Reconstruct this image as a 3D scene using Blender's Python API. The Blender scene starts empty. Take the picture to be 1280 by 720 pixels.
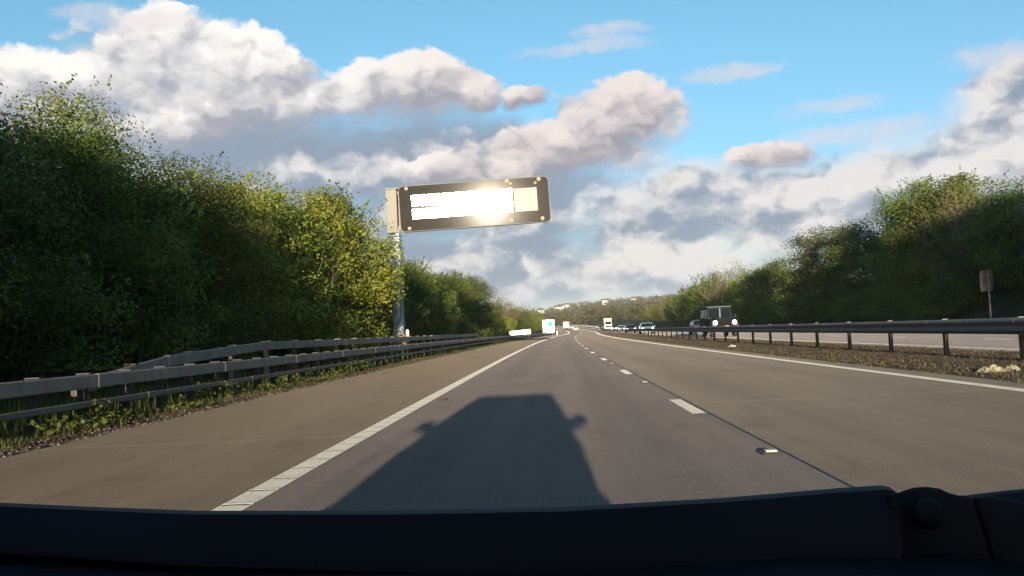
import bpy, bmesh, math, random
import numpy as np
from mathutils import Vector, Matrix

C = bpy.context.scene.collection
SC = bpy.context.scene
R = math.radians
random.seed(7)

# ------------------------------------------------------------------ layout of the road
CAM_H = 0.97
SUN_EL = 5.7
def rc(y):                       # lateral shift of the road's centreline (gentle bend right, then left)
    a = min(y, 200.0)
    r = a*a/8000.0 if y > 0 else 0.0
    d = max(y-200.0, 0.0)
    return r + d*200.0/4000.0 - d*d/6000.0
def rh(y):                       # heading of the road (radians from +Y towards +X)
    return math.atan((rc(y+1)-rc(y-1))/2)
def re_(y):                      # the road climbs slowly far ahead
    return 2.5e-5*max(y-180.0, 0.0)**2
def P(x, y, z=0.0):
    return Vector((x+rc(y), y, re_(y)+z))
def sstep(a, b, t):
    t = min(max((t-a)/(b-a), 0), 1); return t*t*(3-2*t)

# ------------------------------------------------------------------ mesh helpers
class MB:
    def __init__(s): s.v=[]; s.f=[]; s.uv=None
    def add(s, vs, fs):
        n=len(s.v); s.v += [tuple(v) for v in vs]; s.f += [tuple(i+n for i in f) for f in fs]
    def box(s, x0,x1,y0,y1,z0,z1):
        s.add([(x0,y0,z0),(x1,y0,z0),(x1,y1,z0),(x0,y1,z0),(x0,y0,z1),(x1,y0,z1),(x1,y1,z1),(x0,y1,z1)],
              [(0,3,2,1),(4,5,6,7),(0,1,5,4),(1,2,6,5),(2,3,7,6),(3,0,4,7)])
    def tube(s, pts, rads, n=8, cap=True):
        pts=[Vector(p) for p in pts]; rings=[]
        if not hasattr(rads,'__len__'): rads=[rads]*len(pts)
        base=len(s.v)
        for i,p in enumerate(pts):
            d=(pts[min(i+1,len(pts)-1)]-pts[max(i-1,0)])
            d=d.normalized() if d.length>1e-9 else Vector((0,0,1))
            u=d.cross(Vector((0,0,1)))
            if u.length<1e-3: u=Vector((1,0,0))
            u.normalize(); w=u.cross(d)
            for k in range(n):
                a=2*math.pi*k/n
                s.v.append(tuple(p+(u*math.cos(a)+w*math.sin(a))*rads[i]))
        for i in range(len(pts)-1):
            for k in range(n):
                a=base+i*n+k; b=base+i*n+(k+1)%n
                s.f.append((a,b,b+n,a+n))
        if cap:
            s.f.append(tuple(base+k for k in range(n))[::-1]); s.f.append(tuple(base+(len(pts)-1)*n+k for k in range(n)))
    def cyl(s, c, axis, r, l, n=24, r2=None):
        c=Vector(c); a=Vector(axis).normalized()
        s.tube([c-a*l/2, c+a*l/2], [r, r if r2 is None else r2], n)
    def sphere(s, c, r, n=12, m=7, sc=(1,1,1)):
        vs=[]; fs=[]
        for i in range(m+1):
            t=math.pi*i/m
            for k in range(n):
                a=2*math.pi*k/n
                vs.append((c[0]+r*sc[0]*math.sin(t)*math.cos(a), c[1]+r*sc[1]*math.sin(t)*math.sin(a), c[2]+r*sc[2]*math.cos(t)))
        for i in range(m):
            for k in range(n):
                fs.append((i*n+k,(i+1)*n+k,(i+1)*n+(k+1)%n,i*n+(k+1)%n))
        s.add(vs,fs)
    def prism(s, prof, hw):
        """side profile [(y,z)...] closed, half width hw(y,z)."""
        n=len(prof)
        vs=[(-hw(y,z),y,z) for y,z in prof]+[(hw(y,z),y,z) for y,z in prof]
        fs=[tuple(range(n)), tuple(range(2*n-1,n-1,-1))]
        for i in range(n):
            j=(i+1)%n; fs.append((i,i+n,j+n,j))
        s.add(vs,fs)
    def build(s, name, mat, parent=None, bevel=0, seg=2, smooth=False, angle=40):
        me=bpy.data.meshes.new(name); me.from_pydata(s.v,[],s.f); 
        bm=bmesh.new(); bm.from_mesh(me)
        bmesh.ops.recalc_face_normals(bm, faces=bm.faces)
        if bevel:
            es=[e for e in bm.edges if len(e.link_faces)==2 and e.calc_face_angle(0)>R(25)]
            bmesh.ops.bevel(bm, geom=es, offset=bevel, segments=seg, affect='EDGES', profile=.5, clamp_overlap=True)
        bm.to_mesh(me); bm.free()
        if smooth or bevel:
            me.polygons.foreach_set('use_smooth',[True]*len(me.polygons))
            try: me.set_sharp_from_angle(angle=R(angle))
            except Exception: pass
        return link(name, me, mat, parent)

def link(name, me, mat, parent=None):
    o=bpy.data.objects.new(name, me); C.objects.link(o)
    if mat is not None: me.materials.append(mat)
    if parent is not None: o.parent=parent
    return o

def np_mesh(name, V, F, mat, parent=None, uv=None, smooth=False):
    """V (n,3); F (m,k) array of equal sided faces"""
    V=np.ascontiguousarray(V,dtype=np.float32); F=np.ascontiguousarray(F,dtype=np.int32)
    me=bpy.data.meshes.new(name); m,k=F.shape
    me.vertices.add(len(V)); me.vertices.foreach_set('co',V.ravel())
    me.loops.add(m*k); me.loops.foreach_set('vertex_index',F.ravel())
    me.polygons.add(m); me.polygons.foreach_set('loop_start',np.arange(0,m*k,k,dtype=np.int32))
    me.polygons.foreach_set('loop_total',np.full(m,k,dtype=np.int32))
    if smooth: me.polygons.foreach_set('use_smooth',np.ones(m,dtype=bool))
    me.update(calc_edges=True); me.validate()
    if uv is not None:
        l=me.uv_layers.new(name='UVMap'); l.data.foreach_set('uv',np.ascontiguousarray(uv[F.ravel()],dtype=np.float32).ravel())
    return link(name, me, mat, parent)

def tag(o, label=None, cat=None, group=None, kind=None):
    if label: o['label']=label
    if cat: o['category']=cat
    if group: o['group']=group
    if kind: o['kind']=kind
    return o
def empty(name, loc, rz=0, label=None, cat=None, group=None):
    o=bpy.data.objects.new(name,None); C.objects.link(o); o.empty_display_size=.2
    o.location=loc; o.rotation_euler=(0,0,rz); return tag(o,label,cat,group)
def copy_tree(o, parent=None):
    c=o.copy(); C.objects.link(c); c.parent=parent
    for ch in list(o.children): copy_tree(ch,c)
    return c
def place(src, first, loc, rz=0, sc=None, **kw):
    o=src if first else copy_tree(src)
    o.location=loc; o.rotation_euler=(0,0,rz)
    if sc is not None: o.scale=sc if hasattr(sc,'__len__') else (sc,sc,sc)
    return tag(o,**kw)

# ------------------------------------------------------------------ node helpers
class NT:
    def __init__(s, tree): s.t=tree; s.n=tree.nodes; s.l=tree.links
    def new(s, typ, **kw):
        n=s.n.new(typ)
        for k,v in kw.items(): setattr(n,k,v)
        return n
    def set(s, sock, v):
        if isinstance(v, bpy.types.NodeSocket): s.l.new(v, sock)
        elif isinstance(v,(tuple,list)):
            if len(sock.default_value)==4 and len(v)==3: v=(*v,1)
            sock.default_value=v
        else: sock.default_value=v
    def m(s, op, a, b=None, c=None, clamp=False):
        n=s.new('ShaderNodeMath',operation=op,use_clamp=clamp); s.set(n.inputs[0],a)
        if b is not None: s.set(n.inputs[1],b)
        if c is not None: s.set(n.inputs[2],c)
        return n.outputs[0]
    def vm(s, op, a, b=None, c=None):
        n=s.new('ShaderNodeVectorMath',operation=op); s.set(n.inputs[0],a)
        if b is not None: s.set(n.inputs[3 if op=='SCALE' else 1],b)
        if c is not None: s.set(n.inputs[2],c)
        return n.outputs['Value'] if op in('DOT_PRODUCT','LENGTH') else n.outputs[0]
    def noise(s, vec, scale, detail=3, rough=.5, out='Fac', dist=0, **kw):
        n=s.new('ShaderNodeTexNoise',**kw); s.set(n.inputs['Vector'],vec); s.set(n.inputs['Scale'],scale)
        s.set(n.inputs['Detail'],detail); s.set(n.inputs['Roughness'],rough); s.set(n.inputs['Distortion'],dist)
        return n.outputs[0 if out=='Fac' else 1]
    def mix(s, f, a, b, typ='MIX'):
        n=s.new('ShaderNodeMix',data_type='RGBA',blend_type=typ); s.set(n.inputs[0],f); s.set(n.inputs[6],a); s.set(n.inputs[7],b)
        return n.outputs[2]
    def ss(s, x, a, b, lo=0., hi=1.):
        n=s.new('ShaderNodeMapRange',interpolation_type='SMOOTHSTEP'); s.set(n.inputs[0],x); s.set(n.inputs[1],a); s.set(n.inputs[2],b); s.set(n.inputs[3],lo); s.set(n.inputs[4],hi)
        return n.outputs[0]
    def lin(s, x, a, b, lo=0., hi=1.):
        n=s.new('ShaderNodeMapRange'); s.set(n.inputs[0],x); s.set(n.inputs[1],a); s.set(n.inputs[2],b); s.set(n.inputs[3],lo); s.set(n.inputs[4],hi)
        return n.outputs[0]
    def xyz(s, v):
        n=s.new('ShaderNodeSeparateXYZ'); s.set(n.inputs[0],v); return n.outputs
    def comb(s, x,y,z=0.):
        n=s.new('ShaderNodeCombineXYZ'); s.set(n.inputs[0],x); s.set(n.inputs[1],y); s.set(n.inputs[2],z); return n.outputs[0]
    def bump(s, h, strength, dist):
        n=s.new('ShaderNodeBump'); s.set(n.inputs['Strength'],strength); s.set(n.inputs['Distance'],dist); s.set(n.inputs['Height'],h); return n.outputs[0]

def mat(name):
    m=bpy.data.materials.new(name); m.use_nodes=True
    nt=NT(m.node_tree); bs=m.node_tree.nodes['Principled BSDF']; return m,nt,bs

def plain(name, col, rough=.5, metal=0, var=.12, scale=6, spec=None, emit=None, estr=0, bump=0, bscale=40, dirt=None, coat=0):
    """a painted/plastic/metal surface with slight procedural wear"""
    m,nt,bs=mat(name)
    tc=nt.new('ShaderNodeTexCoord').outputs['Object']
    n=nt.noise(tc,scale,5,.6)
    c=nt.mix(nt.lin(n,.3,.7,0,1), tuple(x*(1-var) for x in col), tuple(min(1,x*(1+var)) for x in col))
    if dirt:
        d=nt.noise(nt.vm('MULTIPLY',tc,(1,1,.35)),scale*2.3,6,.7)
        c=nt.mix(nt.ss(d,.5,.75,0,dirt[3]),c,dirt[:3])
    nt.set(bs.inputs['Base Color'],c); bs.inputs['Roughness'].default_value=rough; bs.inputs['Metallic'].default_value=metal
    if coat: bs.inputs['Coat Weight'].default_value=coat; bs.inputs['Coat Roughness'].default_value=.05
    if spec is not None: bs.inputs['Specular IOR Level'].default_value=spec
    if emit: 
        bs.inputs['Emission Color'].default_value=(*emit,1); bs.inputs['Emission Strength'].default_value=estr
    if bump: nt.set(bs.inputs['Normal'],nt.bump(nt.noise(tc,bscale,4,.6),bump,.01))
    return m
# ------------------------------------------------------------------ camera
cam_d=bpy.data.cameras.new('camera'); cam=bpy.data.objects.new('camera',cam_d); C.objects.link(cam)
cam_d.sensor_width=36; cam_d.lens=36*1130/1280; cam_d.clip_start=.02; cam_d.clip_end=20000
cam.location=(0,0,CAM_H)
cam.matrix_world=Matrix.Translation((0,0,CAM_H)) @ Matrix.Rotation(R(2.25),4,'Z') @ Matrix.Rotation(R(90+2.85),4,'X') @ Matrix.Rotation(R(-2.7),4,'Z')
SC.camera=cam

# ------------------------------------------------------------------ light
SC.view_settings.view_transform='Standard'; SC.view_settings.look='None'; SC.view_settings.gamma=1
SC.view_settings.use_curve_mapping=False
EXPO=1.25; SC.view_settings.exposure=EXPO
ld=bpy.data.lights.new('sun','SUN'); ld.energy=5; ld.angle=R(.5); ld.color=(1,.845,.63)
lo=bpy.data.objects.new('sun',ld); C.objects.link(lo); lo.location=(0,-50,30)
lo.rotation_euler=(R(90-SUN_EL),0,R(.25))          # shines along +Y, from low behind the car
W=bpy.data.worlds.new('World'); SC.world=W; W.use_nodes=True
try: W.cycles.sampling_method='MANUAL'; W.cycles.sample_map_resolution=512
except Exception: pass
SKY_LO=(.90,.99,1.22,1); SKY_HI=(.98,1.26,1.18,1)
nt=NT(W.node_tree); bg=W.node_tree.nodes['Background']
SKY_STR=.1
bg.inputs['Strength'].default_value=SKY_STR
sky=nt.new('ShaderNodeTexSky',sky_type='NISHITA',sun_disc=False)
sky.sun_elevation=R(SUN_EL); sky.sun_rotation=R(180); sky.altitude=0; sky.air_density=1.0; sky.dust_density=.6; sky.ozone_density=2.5
D=nt.new('ShaderNodeTexCoord').outputs['Generated']
dx,dy,dz=nt.xyz(D)
az=nt.m('ARCTAN2',dx,dy); el=nt.m('ARCSINE',dz)
UV=nt.comb(az,el)
def px2ang(px,py):
    th=R(2.7); a,b=px-687,py-414
    x=(a*math.cos(th)-b*math.sin(th))/1130; z=-(a*math.sin(th)+b*math.cos(th))/1130
    return math.atan(x), math.atan(z/math.sqrt(1+x*x))
NV=nt.vm('MULTIPLY',UV,(1,1.45,1))
K2=dict(noise_dimensions='2D')
w1=nt.vm('SUBTRACT',nt.noise(NV,6,4,.5,'Color',**K2),(.5,.5,.5))
w2=nt.vm('SUBTRACT',nt.noise(NV,24,4,.55,'Color',**K2),(.5,.5,.5))
UVw=nt.vm('ADD',nt.vm('MULTIPLY_ADD',w1,(.07,.035,0),UV),nt.vm('MULTIPLY',w2,(.016,.011,0)))
def blobs(lst):
    F=None; Wv=None
    for px,py,a,b in lst:
        c=px2ang(px,py)
        q=nt.vm('MULTIPLY',nt.vm('SUBTRACT',UVw,(c[0],c[1],0)),(1130/a,1130/b,0))
        f=nt.m('SUBTRACT',1,nt.vm('DOT_PRODUCT',q,q)); w=nt.xyz(q)[1]
        if F is None: F,Wv=f,w
        else:
            s=nt.ss(nt.m('SUBTRACT',f,F),-.35,.35)
            F=nt.m('SMOOTH_MAX',F,f,.25)
            n=nt.new('ShaderNodeMix',data_type='FLOAT'); nt.set(n.inputs[0],s); nt.set(n.inputs[2],Wv); nt.set(n.inputs[3],w); Wv=n.outputs[0]
    return F,Wv
def puff(vec, scale, det=2):
    n=nt.new('ShaderNodeTexVoronoi',feature='SMOOTH_F1',voronoi_dimensions='2D'); nt.set(n.inputs['Vector'],vec); nt.set(n.inputs['Scale'],scale)
    n.inputs['Detail'].default_value=det; n.inputs['Roughness'].default_value=.5; n.inputs['Lacunarity'].default_value=2.3; n.inputs['Smoothness'].default_value=.8
    return nt.m('SUBTRACT',1,n.outputs['Distance'])
NW=nt.vm('ADD',NV,nt.vm('SCALE',w2,.05))
n_lo=nt.noise(NV,8,7,.55,**K2); n_hi=nt.noise(NW,24,6,.58,**K2)
p0=puff(NW,13); p1=puff(nt.vm('ADD',NW,(-.010,.022,0)),13)
relief=nt.m('SUBTRACT',p0,p1)                       # >0 where the puff turns up to the light
n_up=nt.noise(nt.vm('ADD',NV,(-.012,.032,0)),8,7,.55,**K2)
relief2=nt.m('SUBTRACT',n_lo,n_up)
def col(r,g,b,k=1.0): return (r/SKY_STR*k/2**EXPO,g/SKY_STR*k/2**EXPO,b/SKY_STR*k/2**EXPO,1)   # wanted picture values (linear)
up=nt.ss(el,0,.42)
base=nt.mix(1.0,sky.outputs[0],nt.mix(up,SKY_LO,SKY_HI),'MULTIPLY')
# sheet of slate cloud behind everything, broken and lit to the right
F1,W1=blobs([(360,205,380,72),(470,190,220,60),(230,170,200,55),(640,262,250,66),(830,270,190,66),(600,325,210,46),(720,345,230,36),(1010,270,170,62),(1180,235,190,60),(840,330,130,50),(1330,150,120,60),(-60,190,200,70),(1420,230,150,90),(1280,112,90,40),(1265,178,110,36)])
d1=nt.ss(nt.m('ADD',F1,nt.m('MULTIPLY',nt.m('SUBTRACT',n_lo,.5),1.5)),-.3,.75)
s1=nt.m('ADD',nt.m('MULTIPLY',relief2,3.4),nt.m('MULTIPLY',nt.m('SUBTRACT',n_hi,.5),.5))
s1=nt.m('ADD',s1,nt.m('MULTIPLY',relief,1.5))
s1=nt.m('ADD',s1,nt.ss(az,-.20,.22,-.62,.10))
s1=nt.ss(s1,-.72,.72)
c1=nt.mix(s1,col(.28,.34,.435),col(.84,.80,.77))
sk=nt.mix(nt.m('MULTIPLY',d1,.95),base,c1)
gap=nt.ss(el,.0,.075,1,0)                            # paler air towards the horizon
sk=nt.mix(nt.m('MULTIPLY',gap,.75),sk,col(.56,.65,.76))
# sunlit cumulus, each with a bright dome and a grey foot
F2,W2=blobs([(20,112,150,66),(185,80,130,84),(170,112,260,58),(300,100,105,52),(420,112,80,30),(500,104,140,46),(590,106,56,28),(662,116,30,18),
             (772,148,104,62),(700,186,165,44),(585,212,125,30),(660,186,80,24),(975,196,66,24)])
f2=nt.m('ADD',F2,nt.m('ADD',nt.m('MULTIPLY',nt.m('SUBTRACT',n_lo,.5),.7),nt.m('MULTIPLY',nt.m('SUBTRACT',p0,.64),.75)))
d2=nt.ss(f2,nt.ss(W2,-.6,.5,-.30,-.06),nt.ss(W2,-.6,.5,.75,.22))   # crisp tops, soft feet
s2=nt.m('ADD',nt.m('MULTIPLY',W2,.85),nt.m('ADD',nt.m('MULTIPLY',relief,1.3),nt.m('MULTIPLY',relief2,1.3)))
s2=nt.ss(s2,-.72,.85)
c2=nt.mix(s2,col(.40,.41,.47),col(1.04,1.0,.95))
warm=nt.ss(az,-.32,.05)
c2=nt.mix(warm,c2,nt.mix(1.0,c2,(.86,.80,.80,1),'MULTIPLY'))
sk=nt.mix(nt.m('MULTIPLY',d2,.97),sk,c2)
# thin veils of high cloud
F3,W3=blobs([(1095,165,95,18),(1045,130,60,13),(735,52,75,14),(760,30,50,10),(150,8,90,16),(1235,68,70,16),(905,90,80,10)])
d3=nt.ss(nt.m('ADD',F3,nt.m('MULTIPLY',nt.m('SUBTRACT',n_hi,.5),2.2)),-.2,1.3)
sk=nt.mix(nt.m('MULTIPLY',d3,.62),sk,col(.78,.72,.74))
nt.set(bg.inputs['Color'],sk)
# ------------------------------------------------------------------ road surfaces
def road_mat(name, ca, cb, streak, joints=0, wheel=(), rough=.75, seed=0):
    m,nt,bs=mat(name)
    uv=nt.new('ShaderNodeTexCoord').outputs['UV']
    x,y,_=nt.xyz(uv)
    sh=nt.vm('ADD',uv,(seed,seed*3.1,0))
    n1=nt.noise(nt.vm('MULTIPLY',sh,(.55,.12,1)),1,5,.6,noise_dimensions='2D')
    n2=nt.noise(nt.vm('MULTIPLY',sh,(5,.05,1)),1,4,.6,noise_dimensions='2D')     # long streaks left by tyres
    n3=nt.noise(sh,95,3,.7,noise_dimensions='2D')
    n4=nt.noise(sh,9,4,.65,noise_dimensions='2D')
    n5=nt.noise(nt.vm('MULTIPLY',sh,(.35,1.6,1)),1,4,.65,noise_dimensions='2D')  # cross bands of the laying
    f=nt.m('ADD',nt.m('MULTIPLY',nt.m('SUBTRACT',n1,.5),1.5),nt.m('MULTIPLY',nt.m('SUBTRACT',n2,.5),streak))
    f=nt.m('ADD',f,nt.m('MULTIPLY',nt.m('SUBTRACT',n5,.5),.9))
    c=nt.mix(nt.lin(f,-.6,.6),ca,cb)
    c=nt.mix(nt.m('MULTIPLY',nt.ss(n3,.40,.72),.42),c,(cb[0]*1.9,cb[1]*1.85,cb[2]*1.75,1))
    c=nt.mix(nt.m('MULTIPLY',nt.ss(n3,.5,.28),.6),c,(ca[0]*.35,ca[1]*.35,ca[2]*.36,1))
    c=nt.mix(nt.m('MULTIPLY',nt.ss(n4,.6,.75),.20),c,(ca[0]*.55,ca[1]*.52,ca[2]*.5,1))
    st=nt.noise(nt.vm('MULTIPLY',sh,(1.3,.32,1)),1,6,.7,noise_dimensions='2D')                   # drips and old stains
    c=nt.mix(nt.m('MULTIPLY',nt.ss(st,.56,.70),.30),c,(ca[0]*.55,ca[1]*.53,ca[2]*.52,1))
    c=nt.mix(nt.m('MULTIPLY',nt.ss(st,.42,.30),.22),c,(cb[0]*1.35,cb[1]*1.3,cb[2]*1.2,1))
    for w in wheel:                                                       # polished and oil-dulled tracks
        g=nt.ss(nt.m('ABSOLUTE',nt.m('SUBTRACT',x,w)),.5,.05)
        c=nt.mix(nt.m('MULTIPLY',g,.22),c,(ca[0]*.7,ca[1]*.7,ca[2]*.74,1))
    if joints:
        jj=nt.m('FRACT',nt.m('ADD',nt.m('DIVIDE',y,joints),nt.m('MULTIPLY',n4,.006)))
        l=nt.m('MULTIPLY',nt.ss(jj,.0085,.004),nt.ss(nt.noise(nt.vm('MULTIPLY',sh,(.8,.3,1)),1,3,.6,noise_dimensions='2D'),.4,.55,.15,.9))
        c=nt.mix(nt.m('MULTIPLY',l,.16),c,(.50,.45,.36,1))
    nt.set(bs.inputs['Base Color'],c); bs.inputs['Roughness'].default_value=rough
    bs.inputs['Specular IOR Level'].default_value=.25; bs.inputs['Diffuse Roughness'].default_value=1.0
    h=nt.m('ADD',n3,nt.m('MULTIPLY',n4,.4))
    nt.set(bs.inputs['Normal'],nt.bump(h,.55,.012))
    return m
M={}
M['shoulder']=road_mat('shoulder_surface',(.080,.063,.045),(.114,.090,.065),1.5,joints=9.2,seed=3)
M['lane_near']=road_mat('lane_surface',(.070,.058,.054),(.104,.087,.079),1.9,wheel=(-1.0,.75),seed=11)
M['lane_far']=road_mat('outer_lane_surface',(.086,.070,.055),(.124,.103,.081),1.8,joints=11.3,wheel=(2.6,4.5),seed=23)
M['opposing']=road_mat('opposing_surface',(.128,.112,.108),(.165,.146,.140),1.0,wheel=(12,13.9,16,17.9),seed=37)

def strip_ys(y0,y1):
    ys=[];y=y0
    while y<y1:
        ys.append(y); y+= 2.0 if y<40 else (5 if y<150 else 10)
    ys.append(y1); return ys
def strip(name, xs, y0, y1, z, material, crown=None):
    """a sheet that follows the road; xs across, metres from the centreline"""
    ys=strip_ys(y0,y1); V=[];uv=[];F=[]
    for y in ys:
        for x in xs:
            zz = z(x,y) if callable(z) else z
            V.append(tuple(P(x,y,zz))); uv.append((x,y))
    n=len(xs)
    for i in range(len(ys)-1):
        for j in range(n-1): F.append((i*n+j,i*n+j+1,i*n+n+j+1,i*n+n+j))
    o=np_mesh(name,np.array(V),np.array(F),material,uv=np.array(uv))
    return tag(o,kind='structure')
Y0,Y1=-90,640
strip('hard_shoulder',[-5.55,-4.0,-1.93],Y0,Y1,0.0,M['shoulder'])
strip('carriageway_lane',[-1.93,0,1.68],Y0,Y1,0.0,M['lane_near'])
strip('carriageway_outer_lane',[1.68,3.5,6.15],Y0,Y1,0.0,M['lane_far'])
strip('opposing_carriageway',[10.55,15,19.0,22.0],Y0,Y1,0.0,M['opposing'])

def paint_mat(name, col, wear=.55):
    m,nt,bs=mat(name)
    g=nt.new('ShaderNodeNewGeometry').outputs['Position']
    n=nt.noise(g,30,6,.7); n2=nt.noise(g,3,4,.6)
    f=nt.m('ADD',nt.m('MULTIPLY',n,.7),nt.m('MULTIPLY',n2,.3))
    c=nt.mix(nt.ss(f,.50,.72),col,(.16,.14,.12))
    nt.set(bs.inputs['Base Color'],c); bs.inputs['Roughness'].default_value=.8; bs.inputs['Diffuse Roughness'].default_value=1.0; bs.inputs['Specular IOR Level'].default_value=.1
    nt.set(bs.inputs['Normal'],nt.bump(nt.noise(g,110,3,.7),.9,.03))
    return m
M['paint']=paint_mat('road_paint',(.74,.71,.63))
M['seal']=plain('joint_sealant',(.018,.016,.015),.6)
M['grime']=plain('rib_gap_grime',(.045,.040,.034),.9)
# edge lines (the left one has raised ribs every half metre), dashes and the dark joint beside them
mb=MB(); mr=MB()
ys=strip_ys(-20,640)
def ribbon(mb,x0,x1,ys,z,z1=None):
    vs=[];fs=[]
    for y in ys: vs+= [P(x0,y,z),P(x1,y,z)]
    for i in range(len(ys)-1): fs.append((2*i,2*i+1,2*i+3,2*i+2))
    mb.add(vs,fs)
ribbon(mb,-2.06,-1.86,ys,.004)
y=-3.0
while y<70:                                                   # ribs: small raised bars of the same paint, grimy notch before each
    a=P(-2.055,y,0); vs=[]
    for yy,z in ((y,.004),(y+.012,.0075),(y+.05,.0075),(y+.065,.004)):
        vs+=[P(-2.057,yy,z),P(-1.863,yy,z)]
    mb.add(vs,[(0,1,3,2),(2,3,5,4),(4,5,7,6)])
    ribbon(mr,-2.05,-1.87,[y-.035,y+.002],.0065)
    y+=.5
tag(mb.build('edge_line',M['paint']),kind='structure')
tag(mr.build('edge_line_notches',M['grime']),kind='structure')
mb=MB(); ribbon(mb,5.48,5.68,ys,.004); tag(mb.build('edge_line',M['paint']),kind='structure')
mb=MB()
k=-2
while True:
    yc=10.95+9*k; k+=1
    if yc>560: break
    ribbon(mb,1.495,1.645,[yc-1,yc,yc+1],.0045)
tag(mb.build('lane_dashes',M['paint']),kind='structure')
mb=MB(); ribbon(mb,1.668,1.69,strip_ys(-20,300),.004); 
tag(mb.build('road_joint',M['seal']),kind='structure')
mb=MB(); ribbon(mb,11.05,11.22,ys,.004); ribbon(mb,18.6,18.8,ys,.004)
for k in range(60):
    yc=4+9*k; ribbon(mb,14.8,14.95,[yc-1,yc,yc+1],.0045)
tag(mb.build('opposing_lines',M['paint']),kind='structure')

# ------------------------------------------------------------------ ground
def ground_z(x,y):
    """x measured from the road's centreline"""
    z=re_(min(y,640))-.035
    z+=.9*sstep(-8.5,-13,x)*1.0
    z+=2.4*sstep(22.6,29,x)
    z+=sstep(60,500,abs(x))*2.0
    yy=y-500
    if yy>0:
        z-= sstep(520,900,y)*3.0*0
        ridge=(24+20*sstep(-30,420,x)+5*math.sin(x*.006+.6)+2*math.sin(x*.019))
        z+=ridge*sstep(640,1650,y)
    return z
def soil_mat():
    m,nt,bs=mat('verge_soil'); g=nt.new('ShaderNodeNewGeometry').outputs['Position']
    n=nt.noise(g,1.3,6,.65); n2=nt.noise(g,14,5,.7); n3=nt.noise(g,.02,4,.6)
    c=nt.mix(nt.ss(n,.4,.62),(.055,.042,.028),(.036,.050,.016))
    c=nt.mix(nt.m('MULTIPLY',nt.ss(n2,.5,.7),.6),c,(.095,.080,.050))
    yy=nt.xyz(g)[1]
    far=nt.mix(nt.ss(n3,.44,.56),(.075,.085,.035),(.115,.10,.055))
    c=nt.mix(nt.ss(yy,450,650),c,far)
    nt.set(bs.inputs['Base Color'],c); bs.inputs['Roughness'].default_value=1; bs.inputs['Specular IOR Level'].default_value=.1
    nt.set(bs.inputs['Normal'],nt.bump(nt.m('ADD',n,n2),1,.08)); return m
M['soil']=soil_mat()
xs=[-4000,-2000,-1000,-500,-300,-200,-120,-80,-60,-45,-30,-22,-17,-14,-12,-10.5,-9.2,-8,-6.8,-5.6,-2,6,8,10.7,16,22,22.8,24,25.5,27,29,33,40,50,70,110,180,260,360,500,750,1100,2000,4000]
ysg=list(range(-200,0,20))+list(range(0,120,6))+list(range(120,660,20))+list(range(660,2000,60))+[2200,3000,6000]
V=[];F=[]
for y in ysg:
    for x in xs: V.append((x+rc(min(y,640)),y,ground_z(x,y)))
n=len(xs)
for i in range(len(ysg)-1):
    for j in range(n-1): F.append((i*n+j,i*n+j+1,i*n+n+j+1,i*n+n+j))
tag(np_mesh('ground',np.array(V),np.array(F),M['soil'],smooth=True),kind='structure')

# central reservation: rough dirt
def dirt_mat():
    m,nt,bs=mat('reservation_dirt'); g=nt.new('ShaderNodeNewGeometry').outputs['Position']
    n=nt.noise(g,.9,6,.65); n2=nt.noise(g,7,6,.7); n3=nt.noise(g,45,4,.7)
    c=nt.mix(nt.ss(n,.38,.62),(.135,.105,.072),(.185,.152,.11))
    c=nt.mix(nt.ss(n2,.5,.66),c,(.075,.056,.038))
    c=nt.mix(nt.m('MULTIPLY',nt.ss(n3,.52,.7),.7),c,(.24,.205,.16))
    nt.set(bs.inputs['Base Color'],c); bs.inputs['Roughness'].default_value=1; bs.inputs['Specular IOR Level'].default_value=.1
    bs.inputs['Diffuse Roughness'].default_value=1.0; nt.set(bs.inputs['Normal'],nt.bump(nt.m('ADD',n2,n3),1,.12)); return m
M['dirt']=dirt_mat()
rngm=np.random.default_rng(5)
def med_z(x,y):
    t=(x-6.0)/4.75
    return -.012+.035*math.sin(math.pi*min(max(t,0),1))**.8*(.2+1.6*rngm.random()) if 0.02<t<.98 else -.004
ysm=[]; y=-10
while y<640: ysm.append(y); y+= .22 if 8<y<42 else (1.0 if y<120 else 8)
xsm=[6.0+4.75*i/22 for i in range(23)]
V=[];F=[]
for y in ysm:
    for x in xsm: V.append(tuple(P(x,y,med_z(x,y))))
n=len(xsm)
for i in range(len(ysm)-1):
    for j in range(n-1): F.append((i*n+j,i*n+j+1,i*n+n+j+1,i*n+n+j))
tag(np_mesh('central_reservation_ground',np.array(V),np.array(F),M['dirt'],smooth=True),kind='structure')

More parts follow.
